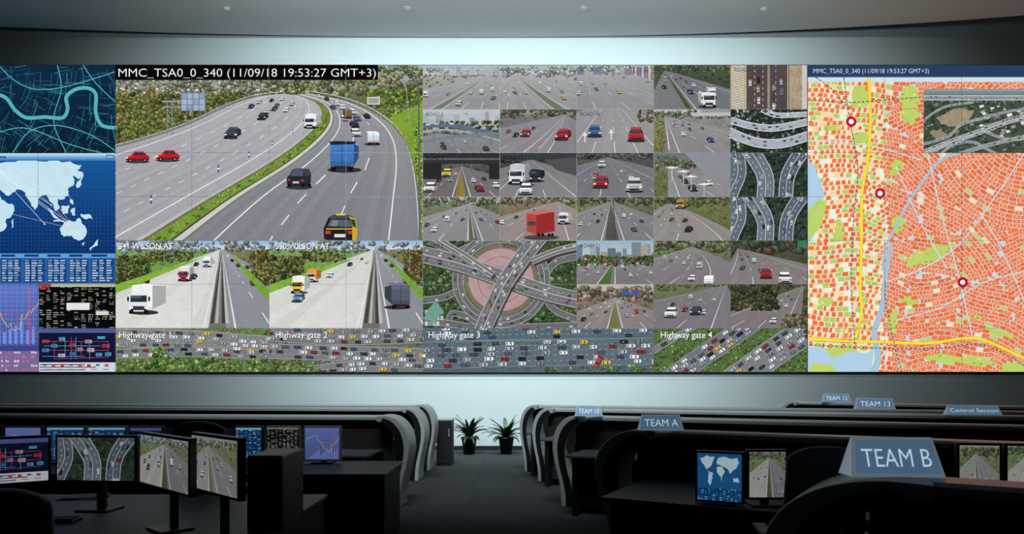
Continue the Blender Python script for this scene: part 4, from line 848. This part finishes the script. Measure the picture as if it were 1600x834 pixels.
pic_jam(C, (181, 513, 421, 581), 81, [([(175, 528), (300, 530), (430, 540)], 26, g, (-9.5, -3, 3.5, 10), 17, 10, 4.6), ([(175, 553), (300, 549), (430, 556)], 14, (120, 122, 120), (-3.5, 3.5), 18, 10, 4.6)], (96, 120, 66), [(92, 114, 66), (114, 132, 80), (136, 136, 96), (76, 94, 56)], [(181, 562, 421, 584, 50, 7), (240, 544, 262, 570, 14, 8)])
pic_jam(C, (421, 513, 661, 581), 82, [([(415, 516), (540, 522), (670, 518)], 32, (116, 120, 122), (-12, -4, 4, 12), 16, 10.5, 5), ([(415, 548), (540, 552), (670, 556)], 22, (122, 124, 126), (-7.5, 0, 7.5), 16, 10.5, 5), ([(480, 580), (570, 572), (670, 576)], 16, (122, 124, 126), (-4, 4), 15, 10.5, 5)], (104, 106, 84), [(98, 104, 74), (126, 122, 98)], [(421, 566, 500, 590, 30, 7)])
pic_jam(C, (661, 513, 1021, 581), 83, [([(655, 522), (800, 519), (1030, 516)], 22, (84, 104, 116), (-7, 0, 7), 30, 12, 5.2), ([(655, 556), (800, 552), (1030, 548)], 40, (92, 108, 120), (-16, -8, 0, 8, 16), 25, 13, 5.8)], (80, 100, 106), None, [(661, 534, 1021, 537, 40, 2.4), (850, 572, 1021, 590, 30, 6)])
acar(C, 934, 564, 22, 7, 2.0, (176, 70, 60))
pic_jam(C, (1021, 513, 1261, 581), 84, [([(1040, 596), (1110, 548), (1180, 500)], 30, (112, 116, 122), (-10, -3.4, 3.4, 10), 16, 10.5, 5), ([(1140, 600), (1210, 550), (1290, 496)], 42, (122, 124, 128), (-16, -8, 0, 8, 16), 16, 10.5, 5), ([(1000, 560), (1050, 530), (1100, 500)], 8, (120, 122, 126), (0,), 20, 10, 5)], (84, 110, 58), [(84, 110, 58), (110, 132, 72), (68, 88, 50)], [])
citymap(C, (1262, 102, 1741, 581))
print('MAXK', C.maxk, 'faces', len(C.f))

YF = YW - 0.002
wallfn = lambda x, y, k: ((x - 800) * S, YF - k * EPS, CH - (y - HV) * S)
C.build('wall_screen_picture', wallfn, M_SCR, vw)
YT = YF - (C.maxk * EPS + 0.003)
lbox('display_housing', WORLD, (-182 - 800) * S, (1744 - 800) * S, YW, YW + 0.05, CH - (581.6 - HV) * S, CH - (101.4 - HV) * S, M_HOUS, vw)
bv, bf = [], []
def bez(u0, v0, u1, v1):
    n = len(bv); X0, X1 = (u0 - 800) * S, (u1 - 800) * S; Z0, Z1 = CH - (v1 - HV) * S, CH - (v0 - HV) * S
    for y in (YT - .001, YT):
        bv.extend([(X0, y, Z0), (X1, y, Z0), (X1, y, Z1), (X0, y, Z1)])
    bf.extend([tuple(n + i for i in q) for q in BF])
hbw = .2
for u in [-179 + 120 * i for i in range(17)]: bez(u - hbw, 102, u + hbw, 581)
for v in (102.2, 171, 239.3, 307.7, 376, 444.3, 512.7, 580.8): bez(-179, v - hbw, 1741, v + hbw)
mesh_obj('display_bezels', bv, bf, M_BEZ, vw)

def text_obj(s, o, xd, up, cap, width, mat, parent, name, center=False, fat=0.0):
    cu = bpy.data.curves.new(name, 'FONT'); cu.body = s; cu.size = 1.0; cu.offset = fat; cu.resolution_u = 3
    cu.materials.append(mat)
    ob = bpy.data.objects.new(name, cu); scene.collection.objects.link(ob)
    bpy.context.view_layer.update(); w = max(.01, ob.dimensions.x)
    sy = cap / .73; sx = width / w if width else sy
    xd = Vector(xd).normalized(); up = Vector(up).normalized(); nn = xd.cross(up)
    o = Vector(o)
    if center: o = o - xd * (sx * w) / 2 - up * cap / 2
    ob.matrix_world = Matrix.Translation(o) @ Matrix((xd, up, nn)).transposed().to_4x4() @ Matrix.Diagonal((sx, sy, 1, 1))
    ob.parent = parent
    return ob
def wtext(s, u, v, cap, width, mat, outline=None, fat=-.008):
    o = ((u - 800) * S, YT - .004, CH - (v - HV) * S)
    if outline:
        text_obj(s, (o[0] + .6 * S, o[1] + .002, o[2] - .7 * S), (1, 0, 0), (0, 0, 1), cap * S, width * S, outline, vw, 'caption_shadow', fat=.012)
        fat = .004
    text_obj(s, o, (1, 0, 0), (0, 0, 1), cap * S, width * S, mat, vw, 'caption', fat=fat)
wtext('MMC_TSA0_0_340 (11/09/18 19:53:27 GMT+3)', 185, 121, 13.5, 401, M_TW)
wtext('MMC_TSA0_0_340 (11/09/18 19:53:27 GMT+3)', 1269, 115.5, 7.5, 180, M_TL)
wtext('341 WILSON AT', 187, 389.5, 10, 84, M_TW, M_TK); wtext('550 WILSON AT', 431, 389.5, 10, 84, M_TW, M_TK)
for s, u in (('1', 187), ('2', 431), ('3', 669), ('4', 1031)): wtext('Highway gate ' + s, u, 528, 10.5, 80, M_TW, M_TK)
nums = [range(1, 7), range(11, 17), range(17, 23), range(23, 29), range(29, 35)]
for c in range(5):
    for r in range(6):
        n = list(nums[c])[r]; light = (r >= 2)
        wtext('ROAD %d' % n, cx[c] + 5, ry[r] + 11, 6, 26 if n < 10 else 30, M_TK if light and c < 4 else M_TD, fat=0)

# ------------------------------------------------------------------ ROOM
XR = 14.6; YB = -3.0; YBW = YW + 0.05; ZC = CH + 532 * S
lbox('wall_back', WORLD, -XR, XR, YBW, YBW + .2, 0, ZC + 1.2, M_WALL, None)
lbox('wall_left', WORLD, -XR - .2, -XR, YB, YBW, 0, ZC + 1.2, M_DARKWALL, None)
lbox('wall_right', WORLD, XR, XR + .2, YB, YBW, 0, ZC + 1.2, M_DARKWALL, None)
lbox('wall_front', WORLD, -XR, XR, YB - .2, YB, 0, ZC + 1.2, M_DARKWALL, None)
lbox('floor', WORLD, -XR, XR, YB, YBW, -.1, 0, M_CARPET, None)
lbox('baseboard_back', WORLD, -XR, XR, YBW - .02, YBW, 0, .1, M_PED, None)
edge = []
for i in range(41):
    u = -400 + i * 60
    t = (u - 760) / 840.0
    v = 58 - (20 if t < 0 else 34) * t * t
    Y = min(YBW - .05, F * (ZC - CH) / (HV - v)); edge.append(((u - 800) * Y / F, Y))
edge = [(x, y) for x, y in edge if abs(x) < XR]
edge = [(-XR, edge[0][1])] + edge + [(XR, edge[-1][1])]
sec = [[Vector((x, YB, ZC)), Vector((x, y, ZC)), Vector((x, y, ZC + .06)), Vector((x, YB, ZC + .06))] for x, y in edge]
sweep('ceiling', sec, M_CEIL, None)
lbox('ceiling_cove', WORLD, -XR, XR, 12, YBW, ZC + 1.0, ZC + 1.2, M_CEIL, None)

def lathe(name, prof, c, mat, parent, n=24):
    secs = []
    for i in range(n + 1):
        a = 6.28318 * i / n; secs.append([Vector((c[0] + r * math.cos(a), c[1] + r * math.sin(a), c[2] + z)) for r, z in prof])
    v = []; f = []; m = len(prof)
    for i in range(n): v += secs[i]
    for i in range(n):
        for j in range(m - 1):
            a = i * m + j; b = ((i + 1) % n) * m + j; f.append((a, b, b + 1, a + 1))
    return mesh_obj(name, v, f, mat, parent, 0, True)
M_LAMP = mat_emit('downlight_glow', (150, 158, 161), 1.0)
for u, v in ((355, 13), (637, 13), (912, 13), (1193, 14)):
    Y = F * (ZC - CH) / (HV - v); e = empty('ceiling_downlight')
    lathe('trim_ring', [(.06, 0), (.075, -.008), (.085, -.006), (.085, 0)], (px(u, Y), Y, ZC), M_CEIL, e)
    lathe('lens', [(.001, -.003), (.062, -.003)], (px(u, Y), Y, ZC), M_LAMP, e)

# ------------------------------------------------------------------ CONSOLES
OUT = cat([(.12, 1.20), (-.04, 1.205), (-.2, 1.16), (-.33, 1.05), (-.4, .9), (-.41, .74), (-.37, .55), (-.31, .36), (-.27, .18), (-.26, 0)], 4)
INN = cat([(.12, 1.12), (.02, 1.11), (-.07, 1.05), (-.15, .95), (-.19, .83), (-.2, .7), (-.17, .52), (-.11, .34), (-.07, .17), (-.06, 0)], 4)
def console(u0, v0, u1, v1, ext=0.6, sc=1.0, work=(-.8, -.05), side=1, endw=.22, zt=1.2, workl=None, capd=.11):
    Y0 = Yat(v0, zt); Y1 = Yat(v1, zt); A = (px(u0, Y0), Y0); B = (px(u1, Y1), Y1)
    fr = Frame(A, (B[0] - A[0], B[1] - A[1])); L = math.hypot(B[0] - A[0], B[1] - A[1]) + ext
    e = empty('workstation_console')
    P = lambda q, d: fr.p(q[0] * sc, d, q[1] * zt / 1.2)
    sec = [[P(o, -endw), P(i, -endw), P(i, endw), P(o, endw)] for o, i in zip(OUT, INN)]
    sweep('end_panel', sec, M_CAP, e, bevel=.012)
    mix = lambda o, i, t: (o[0] + (i[0] - o[0]) * t, o[1] + (i[1] - o[1]) * t)
    sec = [[P(mix(o, i, .42), -endw - .006), P(mix(o, i, .99), -endw - .006), P(mix(o, i, .99), -endw + .01), P(mix(o, i, .42), -endw + .01)] for o, i in zip(OUT[3:], INN[3:])]
    sweep('end_panel_insert', sec, M_BLACK, e)
    c = capd; prof = [(-c, zt - .06), (-c, zt - .02), (-c + .03, zt), (c - .03, zt), (c, zt - .02), (c, zt - .06)]
    sweep('top_cap', [[fr.p(l, d, z) for d, z in prof] for l in (.0, L)], M_CAP, e, bevel=.005)
    lbox('partition_panel', fr, -.08 * sc, L, -.045, .045, .02, zt - .06, M_PART, e)
    n = int(L / 1.6)
    for i in range(1, n + 1): lbox('panel_joint', fr, i * 1.6 - .02, i * 1.6 + .02, -.055, .055, .02, zt - .06, M_FRAME, e)
    if work:
        lbox('worktop', fr, 0.05, L, work[0], work[1], .715, .75, M_DESK, e, .008)
        lbox('modesty_board', fr, 0.1, L, work[0] + .25, work[0] + .28, .1, .715, M_PART, e)
        for i in range(n + 1): lbox('leg', fr, .12 + i * 1.6, .18 + i * 1.6, work[0] + .05, work[1], 0, .715, M_BLACK, e)
    return fr, e
console(1243, 627, 1600, 634, sc=.7)
console(838, 632.5, 1600, 642, sc=.62)
console(863, 637, 1600, 649, sc=.68)
r10, e10 = console(909, 648.5, 1600, 664, sc=.82)
rA, eA = console(1012, 670, 1600, 691, sc=1.15, work=(-1.4, -.05), capd=.14)
rB, eB = console(1400, 744, 1640, 760, ext=1.6, sc=1.45, work=None, zt=1.2, endw=.26, capd=.15)
console(661, 632, 0, 630.5, sc=.62)
console(641, 636.5, 0, 634.5, sc=.7)
console(606, 648.5, 0, 646, sc=.82)

# ------------------------------------------------------------------ SIGNS
def sign(s, u, vb, Y, w, h, z, yaw=0.0, txtw=.74):
    e = empty('desk_sign'); fr = Frame((px(u, Y), Y), (math.cos(yaw), math.sin(yaw)))
    b = .07; th = .008; i = .03
    def quad(l0, l1, t0, t1, off, th, mat, nm, sgn=-1):
        def q(l, t, o):
            k = (l / (w / 2)) * (w / 2 - i * t)
            return fr.p(k, sgn * (b * (1 - t) + o), z + h * t + o * .3)
        v = [q(l0, t0, off), q(l1, t0, off), q(l1, t1, off), q(l0, t1, off), q(l0, t0, off + th), q(l1, t0, off + th), q(l1, t1, off + th), q(l0, t1, off + th)]
        return mesh_obj(nm, v, BF, mat, e)
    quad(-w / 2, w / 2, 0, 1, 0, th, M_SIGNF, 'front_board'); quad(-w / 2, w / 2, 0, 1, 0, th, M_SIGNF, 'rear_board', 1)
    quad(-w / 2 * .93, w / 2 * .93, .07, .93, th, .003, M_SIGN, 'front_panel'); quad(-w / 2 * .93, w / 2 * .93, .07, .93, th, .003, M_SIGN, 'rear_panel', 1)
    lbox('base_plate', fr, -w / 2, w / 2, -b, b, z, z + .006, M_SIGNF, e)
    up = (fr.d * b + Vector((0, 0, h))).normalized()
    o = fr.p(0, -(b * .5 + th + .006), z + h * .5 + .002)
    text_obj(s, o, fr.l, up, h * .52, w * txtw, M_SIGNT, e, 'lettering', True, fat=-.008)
    return e
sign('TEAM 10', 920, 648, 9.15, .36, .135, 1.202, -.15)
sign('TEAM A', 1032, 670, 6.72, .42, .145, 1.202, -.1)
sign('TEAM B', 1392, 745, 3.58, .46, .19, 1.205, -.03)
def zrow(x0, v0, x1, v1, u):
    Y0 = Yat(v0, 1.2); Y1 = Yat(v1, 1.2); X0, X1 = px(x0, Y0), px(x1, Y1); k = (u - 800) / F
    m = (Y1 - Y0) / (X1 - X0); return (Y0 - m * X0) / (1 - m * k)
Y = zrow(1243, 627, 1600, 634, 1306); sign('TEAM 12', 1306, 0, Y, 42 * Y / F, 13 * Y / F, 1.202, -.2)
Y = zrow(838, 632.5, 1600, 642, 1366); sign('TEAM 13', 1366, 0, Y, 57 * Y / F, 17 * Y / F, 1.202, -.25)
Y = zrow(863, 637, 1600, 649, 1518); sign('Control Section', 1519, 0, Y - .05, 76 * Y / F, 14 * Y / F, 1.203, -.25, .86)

# ------------------------------------------------------------------ MONITORS
def monitor(pl, pr, z0, z1, pic, zdesk=.75, frame=M_FRAME, bz=.018, tilt=.0):
    e = empty('computer_monitor'); a = Vector((pl[0], pl[1], 0)); b = Vector((pr[0], pr[1], 0)); w = (b - a).length
    fr = Frame(a, b - a)
    lbox('casing', fr, 0, w, .0, .045, z0, z1, frame, e, .006)
    mid = w / 2
    lbox('rear_housing', fr, w * .2, w * .8, .04, .09, z0 + (z1 - z0) * .2, z1 - (z1 - z0) * .2, M_BLACK, e, .01)
    lbox('neck', fr, mid - .03, mid + .03, .05, .085, zdesk + .01, z0 + .12, M_BLACK, e, .004)
    lbox('foot', fr, mid - .12, mid + .12, -.06, .15, zdesk, zdesk + .015, M_BLACK, e, .005)
    c = Canvas(); T = (0, 0, 120, 120 * (z1 - z0 - 2 * bz) / (w - 2 * bz)); pic(c, T)
    k = (w - 2 * bz) / 120
    c.build('screen_picture', lambda x, y, q: fr.p(bz + x * k, -.0015 - q * 6e-6, z1 - bz - y * k), M_MON, e)
    return e
def mA(YL, uL, YR, uR, z0, z1, pic, **k): return monitor((px(uL, YL), YL), (px(uR, YR), YR), z0, z1, pic, **k)
p_hw1 = lambda c, T: hw(c, T, .12, .55, ((-.8, .5, (180, 178, 170)), (.5, .62, (80, 90, 50)), (.62, 1.8, (128, 128, 132))), solid=(.45, .66), dash=(-.2, .15, 1.0, 1.3), lanes=((-.3, False), (0, False), (.3, False), (.85, True), (1.15, True)), n=3, cw=.11, sky=(150, 170, 180), verL=(100, 130, 60), verR=(110, 110, 60), seed=5, fh=.1)
p_hw2 = lambda c, T: hw(c, T, .15, .4, ((-.7, .45, (160, 158, 154)), (.45, .53, (100, 120, 60)), (.53, 1.7, (138, 136, 140))), solid=(.4, .6), dash=(-.2, .1, .9, 1.2), lanes=((-.2, False), (.2, False), (.8, True), (1.1, True)), n=3, cw=.11, sky=(150, 160, 150), verL=(96, 120, 60), verR=(110, 120, 60), seed=6, fh=.1)
p_aer = lambda c, T: pic_aerial(c, T, 62)
p_flow = lambda c, T: pic_flow(c, T)
p_tab = lambda c, T: pic_table(c, T, (18, 22, 26), 30, 8, (150, 150, 140), [(200, 200, 190), (180, 165, 120), (150, 150, 150)], 4, .7)
p_tabb = lambda c, T: pic_table(c, T, (20, 60, 110), 18, 6, (130, 190, 220), [(200, 230, 245), (120, 180, 210), (60, 130, 180)], 4)
p_gr = lambda c, T: pic_graph(c, T, (90, 110, 170))
def p_world(c, T):
    pic_table(c, T, (18, 70, 120), 22, 12, (80, 160, 210), [(150, 210, 236), (60, 140, 190)], 4, .7)
    w = T[2]; h = T[3]; c.rect(0, 0, w, h * .74, (30, 96, 150)); ln = (196, 224, 236); Rq = random.Random(6)
    Pp = lambda q: rough(Rq, [(a * w, b * h * .74) for a, b in q], 2)
    for q in ([(.05, .15), (.22, .06), (.4, .1), (.34, .3), (.26, .42), (.2, .46), (.12, .3)], [(.24, .5), (.36, .56), (.34, .72), (.28, .94), (.25, .7)], [(.46, .14), (.6, .08), (.9, .1), (.95, .22), (.86, .42), (.74, .56), (.68, .42), (.56, .36), (.46, .32)],
              [(.45, .38), (.58, .4), (.62, .52), (.56, .8), (.5, .62), (.44, .52)], [(.8, .68), (.92, .66), (.94, .8), (.82, .8)]): c.poly(Pp(q), ln, .04)

mA(4.75, -62, 5.05, 80, .95, 1.29, p_flow)
mA(5.05, 86, 5.0, 214, .95, 1.29, p_aer)
mA(4.65, 218, 4.1, 296, 1.0, 1.345, p_hw1)
mA(4.3, 298, 3.85, 373, 1.02, 1.37, p_hw2)
Y = 7.8
for uL, uR, p in ((-60, 2, p_tab), (6, 66, p_gr), (71, 133, p_tabb), (136, 198, p_tabb), (201, 255, p_flow), (366, 411, p_tabb), (415, 469, p_tab), (474, 533, p_gr)):
    mA(Y, uL, Y, uR, .775, 1.165, p, frame=M_LFRAME if uL > 400 or 60 < uL < 200 else M_FRAME, zdesk=.75)
mA(5.35, 1086, 5.2, 1163, .76, 1.15, p_world, zdesk=.75)
mA(5.2, 1167, 5.2, 1231, .80, 1.17, p_hw1, zdesk=.75)
mA(5.05, 1495, 5.0, 1566, .82, 1.235, p_hw2, zdesk=.75)
mA(5.0, 1570, 4.95, 1645, .82, 1.235, p_hw1, zdesk=.75)

# ------------------------------------------------------------------ DESKS
def desk(name, x0, x1, y0, y1, drawers_at=()):
    e = empty(name)
    lbox('worktop', WORLD, x0, x1, y0, y1, .715, .75, M_DESK, e, .008)
    lbox('back_panel', WORLD, x0 + .03, x1 - .03, y1 - .06, y1 - .03, .1, .715, M_PART, e)
    for x in (x0 + .02, x1 - .06): lbox('side_panel', WORLD, x, x + .04, y0 + .05, y1 - .07, 0, .715, M_PED, e)
    for xa, xb in drawers_at:
        lbox('pedestal', WORLD, xa, xb, y0 + .04, y0 + .6, .05, .71, M_PED, e, .005)
        for i in range(3):
            zb = .08 + i * .21; lbox('drawer_front', WORLD, xa + .015, xb - .015, y0 + .022, y0 + .042, zb, zb + .195, M_PED, e, .004)
            lbox('handle', WORLD, (xa + xb) / 2 - .08, (xa + xb) / 2 + .08, y0 + .008, y0 + .024, zb + .13, zb + .145, M_FRAME, e)
    return e
desk('office_desk', -9.0, -1.25, 6.95, 8.05, ((-2.0, -1.33), (-4.6, -4.0)))
desk('office_desk', -6.2, -1.5, 3.75, 5.75, ((-2.3, -1.65),))
def cab(name, x0, x1, y0, y1, z1, mat, vents=False, z0=0.0):
    e = empty(name); lbox('body', WORLD, x0, x1, y0, y1, z0, z1, mat, e, .012)
    if vents:
        lbox('front_panel', WORLD, x0 + .02, x1 - .02, y0 - .008, y0 + .01, z0 + .03, z1 - .03, M_FRAME, e, .004)
        for i in range(5): lbox('vent', WORLD, x0 + .04, x1 - .04, y0 - .011, y0, z0 + .08 + i * .03, z0 + .09 + i * .03, M_BLACK, e)
        lbox('drive_slot', WORLD, x0 + .04, x1 - .04, y0 - .012, y0, z1 - .1, z1 - .07, M_BLACK, e)
    else:
        lbox('top', WORLD, x0 - .01, x1 + .01, y0 - .01, y1 + .01, z1, z1 + .03, M_CAP, e, .006)
        lbox('door', WORLD, x0 + .01, x1 - .01, y0 - .012, y0, z0 + .05, z1 - .02, mat, e, .004); lbox('handle', WORLD, x1 - .06, x1 - .045, y0 - .025, y0 - .01, z1 - .3, z1 - .15, M_LFRAME, e)
    return e
cab('computer_tower', px(385, 4.35), px(441, 4.35), 4.35, 4.8, 1.22, M_BLACK, True, .75)
cab('storage_cabinet', px(682, 13.6), px(706, 13.6), 13.6, 14.1, .87, M_PED)
def keyboard(x, y, z, yaw=0):
    e = empty('keyboard'); fr = Frame((x, y), (math.cos(yaw), math.sin(yaw)))
    lbox('case', fr, -.22, .22, -.075, .075, z, z + .018, M_FRAME, e, .004)
    v, f = [], []
    for r in range(5):
        for c in range(15):
            n = len(v); l0 = -.205 + c * .0275; d0 = -.06 + r * .025
            v += [fr.p(a, b, zz) for zz in (z + .018, z + .025) for a, b in ((l0, d0), (l0 + .022, d0), (l0 + .022, d0 + .02), (l0, d0 + .02))]
            f += [tuple(n + i for i in q) for q in BF]
    mesh_obj('keys', v, f, M_PED, e)
keyboard(-3.1, 4.65, .75, .1); keyboard(-2.1, 3.95, .75, .3); keyboard(-2.45, 7.2, .75)
e = empty('paper_stack')
for i in range(4): lbox('sheet', Frame((-3.55 + .02 * i, 5.45), (math.cos(.1 * i), math.sin(.1 * i))), 0, .3, 0, .21, .75 + .004 * i, .753 + .004 * i, M_PAPER, e)

# ------------------------------------------------------------------ CHAIRS
def chair(x, y, yaw, top=1.28):
    e = empty('office_chair'); fr = Frame((x, y), (math.cos(yaw), math.sin(yaw)), (-math.sin(yaw), math.cos(yaw)))
    lbox('seat', fr, -.25, .25, -.25, .25, .44, .53, M_CHAIR, e, .035)
    secs = []
    for i in range(11):
        l = -.23 + .046 * i; c = .05 * (1 - (l / .23) ** 2); hh = top - .07 * abs(l / .23) ** 3
        secs.append([fr.p(l * (1.0), -.27 - c, .6), fr.p(l * 1.02, -.29 - c, .85), fr.p(l * .95, -.34 - c, hh), fr.p(l * .95, -.39 - c, hh - .01), fr.p(l * 1.02, -.35 - c, .85), fr.p(l, -.33 - c, .6)])
    sweep('backrest', secs, M_CHAIR, e, smooth=False, bevel=.015)
    lbox('back_support', fr, -.04, .04, -.36, -.1, .42, .46, M_BLACK, e); lbox('back_spine', fr, -.04, .04, -.40, -.36, .42, .95, M_BLACK, e, .01)
    for s in (-1, 1):
        lbox('arm_post', fr, s * .29 - .02, s * .29 + .02, -.1, -.04, .47, .7, M_BLACK, e); lbox('armrest', fr, s * .29 - .045, s * .29 + .045, -.2, .14, .7, .73, M_BLACK, e, .012)
        lbox('arm_bracket', fr, min(s * .2, s * .31), max(s * .2, s * .31), -.1, -.04, .44, .47, M_BLACK, e)
    lathe('gas_lift', [(.001, .12), (.03, .12), (.03, .44), (.001, .44)], (x, y, 0), M_BLACK, e)
    for i in range(5):
        a = yaw + i * 6.28318 / 5; f2 = Frame((x, y), (math.cos(a), math.sin(a)), (-math.sin(a), math.cos(a)))
        mesh_obj('base_arm', [f2.p(0, -.03, .13), f2.p(.3, -.02, .08), f2.p(.3, .02, .08), f2.p(0, .03, .13), f2.p(0, -.03, .09), f2.p(.3, -.02, .055), f2.p(.3, .02, .055), f2.p(0, .03, .09)], BF, M_BLACK, e)
        n = 12; sec = [[f2.p(.3 + .03 * math.cos(q * 6.283 / n), w, .03 + .03 * math.sin(q * 6.283 / n)) for q in range(n)] for w in (-.02, .02)]
        sweep('caster', sec, M_BLACK, e)
chair(px(332, 6.4), 6.45, math.pi * .02, 1.33)
chair(px(1280, 4.4), 4.55, -.15, 1.30)
chair(-2.25, 3.1, .5, 1.27)

# ------------------------------------------------------------------ PLANTS
def plant(x, y, seed):
    R = random.Random(seed); e = empty('potted_plant')
    lathe('pot', [(.001, 0), (.12, 0), (.17, .34), (.185, .34), (.185, .38), (.165, .38), (.16, .34), (.001, .33)], (x, y, 0), M_POT, e)
    lathe('soil', [(.001, .345), (.162, .345)], (x, y, 0), M_SOIL, e)
    v, f = [], []
    for i in range(38):
        a = i * 2.4 + R.uniform(-.3, .3); el = R.uniform(.5, 1.5); L = R.uniform(.42, .62) * (.8 + .25 * math.sin(el)); wd = R.uniform(.03, .05)
        r = .02; z = .34; ang = el; n0 = len(v); N = 8
        for k in range(N + 1):
            t = k / N; w = wd * math.sin(math.pi * min(1, .12 + .88 * t)) ** .8 + .003
            c, s = math.cos(a), math.sin(a)
            v += [(x + r * c - w * s, y + r * s + w * c, z + .012), (x + r * c, y + r * s, z), (x + r * c + w * s, y + r * s - w * c, z + .012)]
            r += L / N * math.cos(ang); z += L / N * math.sin(ang); ang -= .17 * (1.5 - el / 1.6)
            if k:
                b = n0 + 3 * (k - 1); f += [(b, b + 1, b + 4, b + 3), (b + 1, b + 2, b + 5, b + 4)]
    mesh_obj('leaves', v, f, M_LEAF, e, 0, True)
plant(px(733, 15.7), 15.7, 1); plant(px(791, 15.7), 15.7, 2)

# ------------------------------------------------------------------ LIGHTS
def area(name, loc, tgt, sx, sy, power, col, spread=180):
    l = bpy.data.lights.new(name, 'AREA'); l.shape = 'RECTANGLE'; l.size = sx; l.size_y = sy; l.energy = power; l.color = col; l.spread = math.radians(spread)
    o = bpy.data.objects.new(name, l); scene.collection.objects.link(o); o.location = loc
    o.rotation_euler = (Vector(tgt) - Vector(loc)).to_track_quat('-Z', 'Y').to_euler(); return o
TC = (.89, .98, 1.0)
area('wall_washer_light', (0, 9.6, 9.4), (0, 16.6, 5.6), 12, .6, 520, TC, 95)
area('low_wall_light', (0, 12.8, 9.4), (0, 16.6, 1.4), 9, .5, 200, TC, 55)
area('ceiling_fill_light', (0, 11.0, 7.9), (0, 15.8, 9.9), 12, .4, 165, TC, 120)  # unseen fill, added above the view to brighten the ceiling
area('aisle_light', (0, 5.4, 8.6), (0, 11.4, 1.2), 8, .5, 105, TC, 48)
w = bpy.data.worlds.new('World'); scene.world = w; w.use_nodes = True
w.node_tree.nodes['Background'].inputs[0].default_value = (.015, .018, .02, 1); w.node_tree.nodes['Background'].inputs[1].default_value = 1.0

cam = bpy.data.cameras.new('camera'); co = bpy.data.objects.new('camera', cam); scene.collection.objects.link(co)
co.location = (0, 0, CH); co.rotation_euler = (math.pi / 2, 0, 0); cam.sensor_width = 36; cam.lens = F / 1600 * 36; cam.shift_y = (HV - 417) / 1600
cam.clip_start = .05; cam.clip_end = 100
scene.camera = co
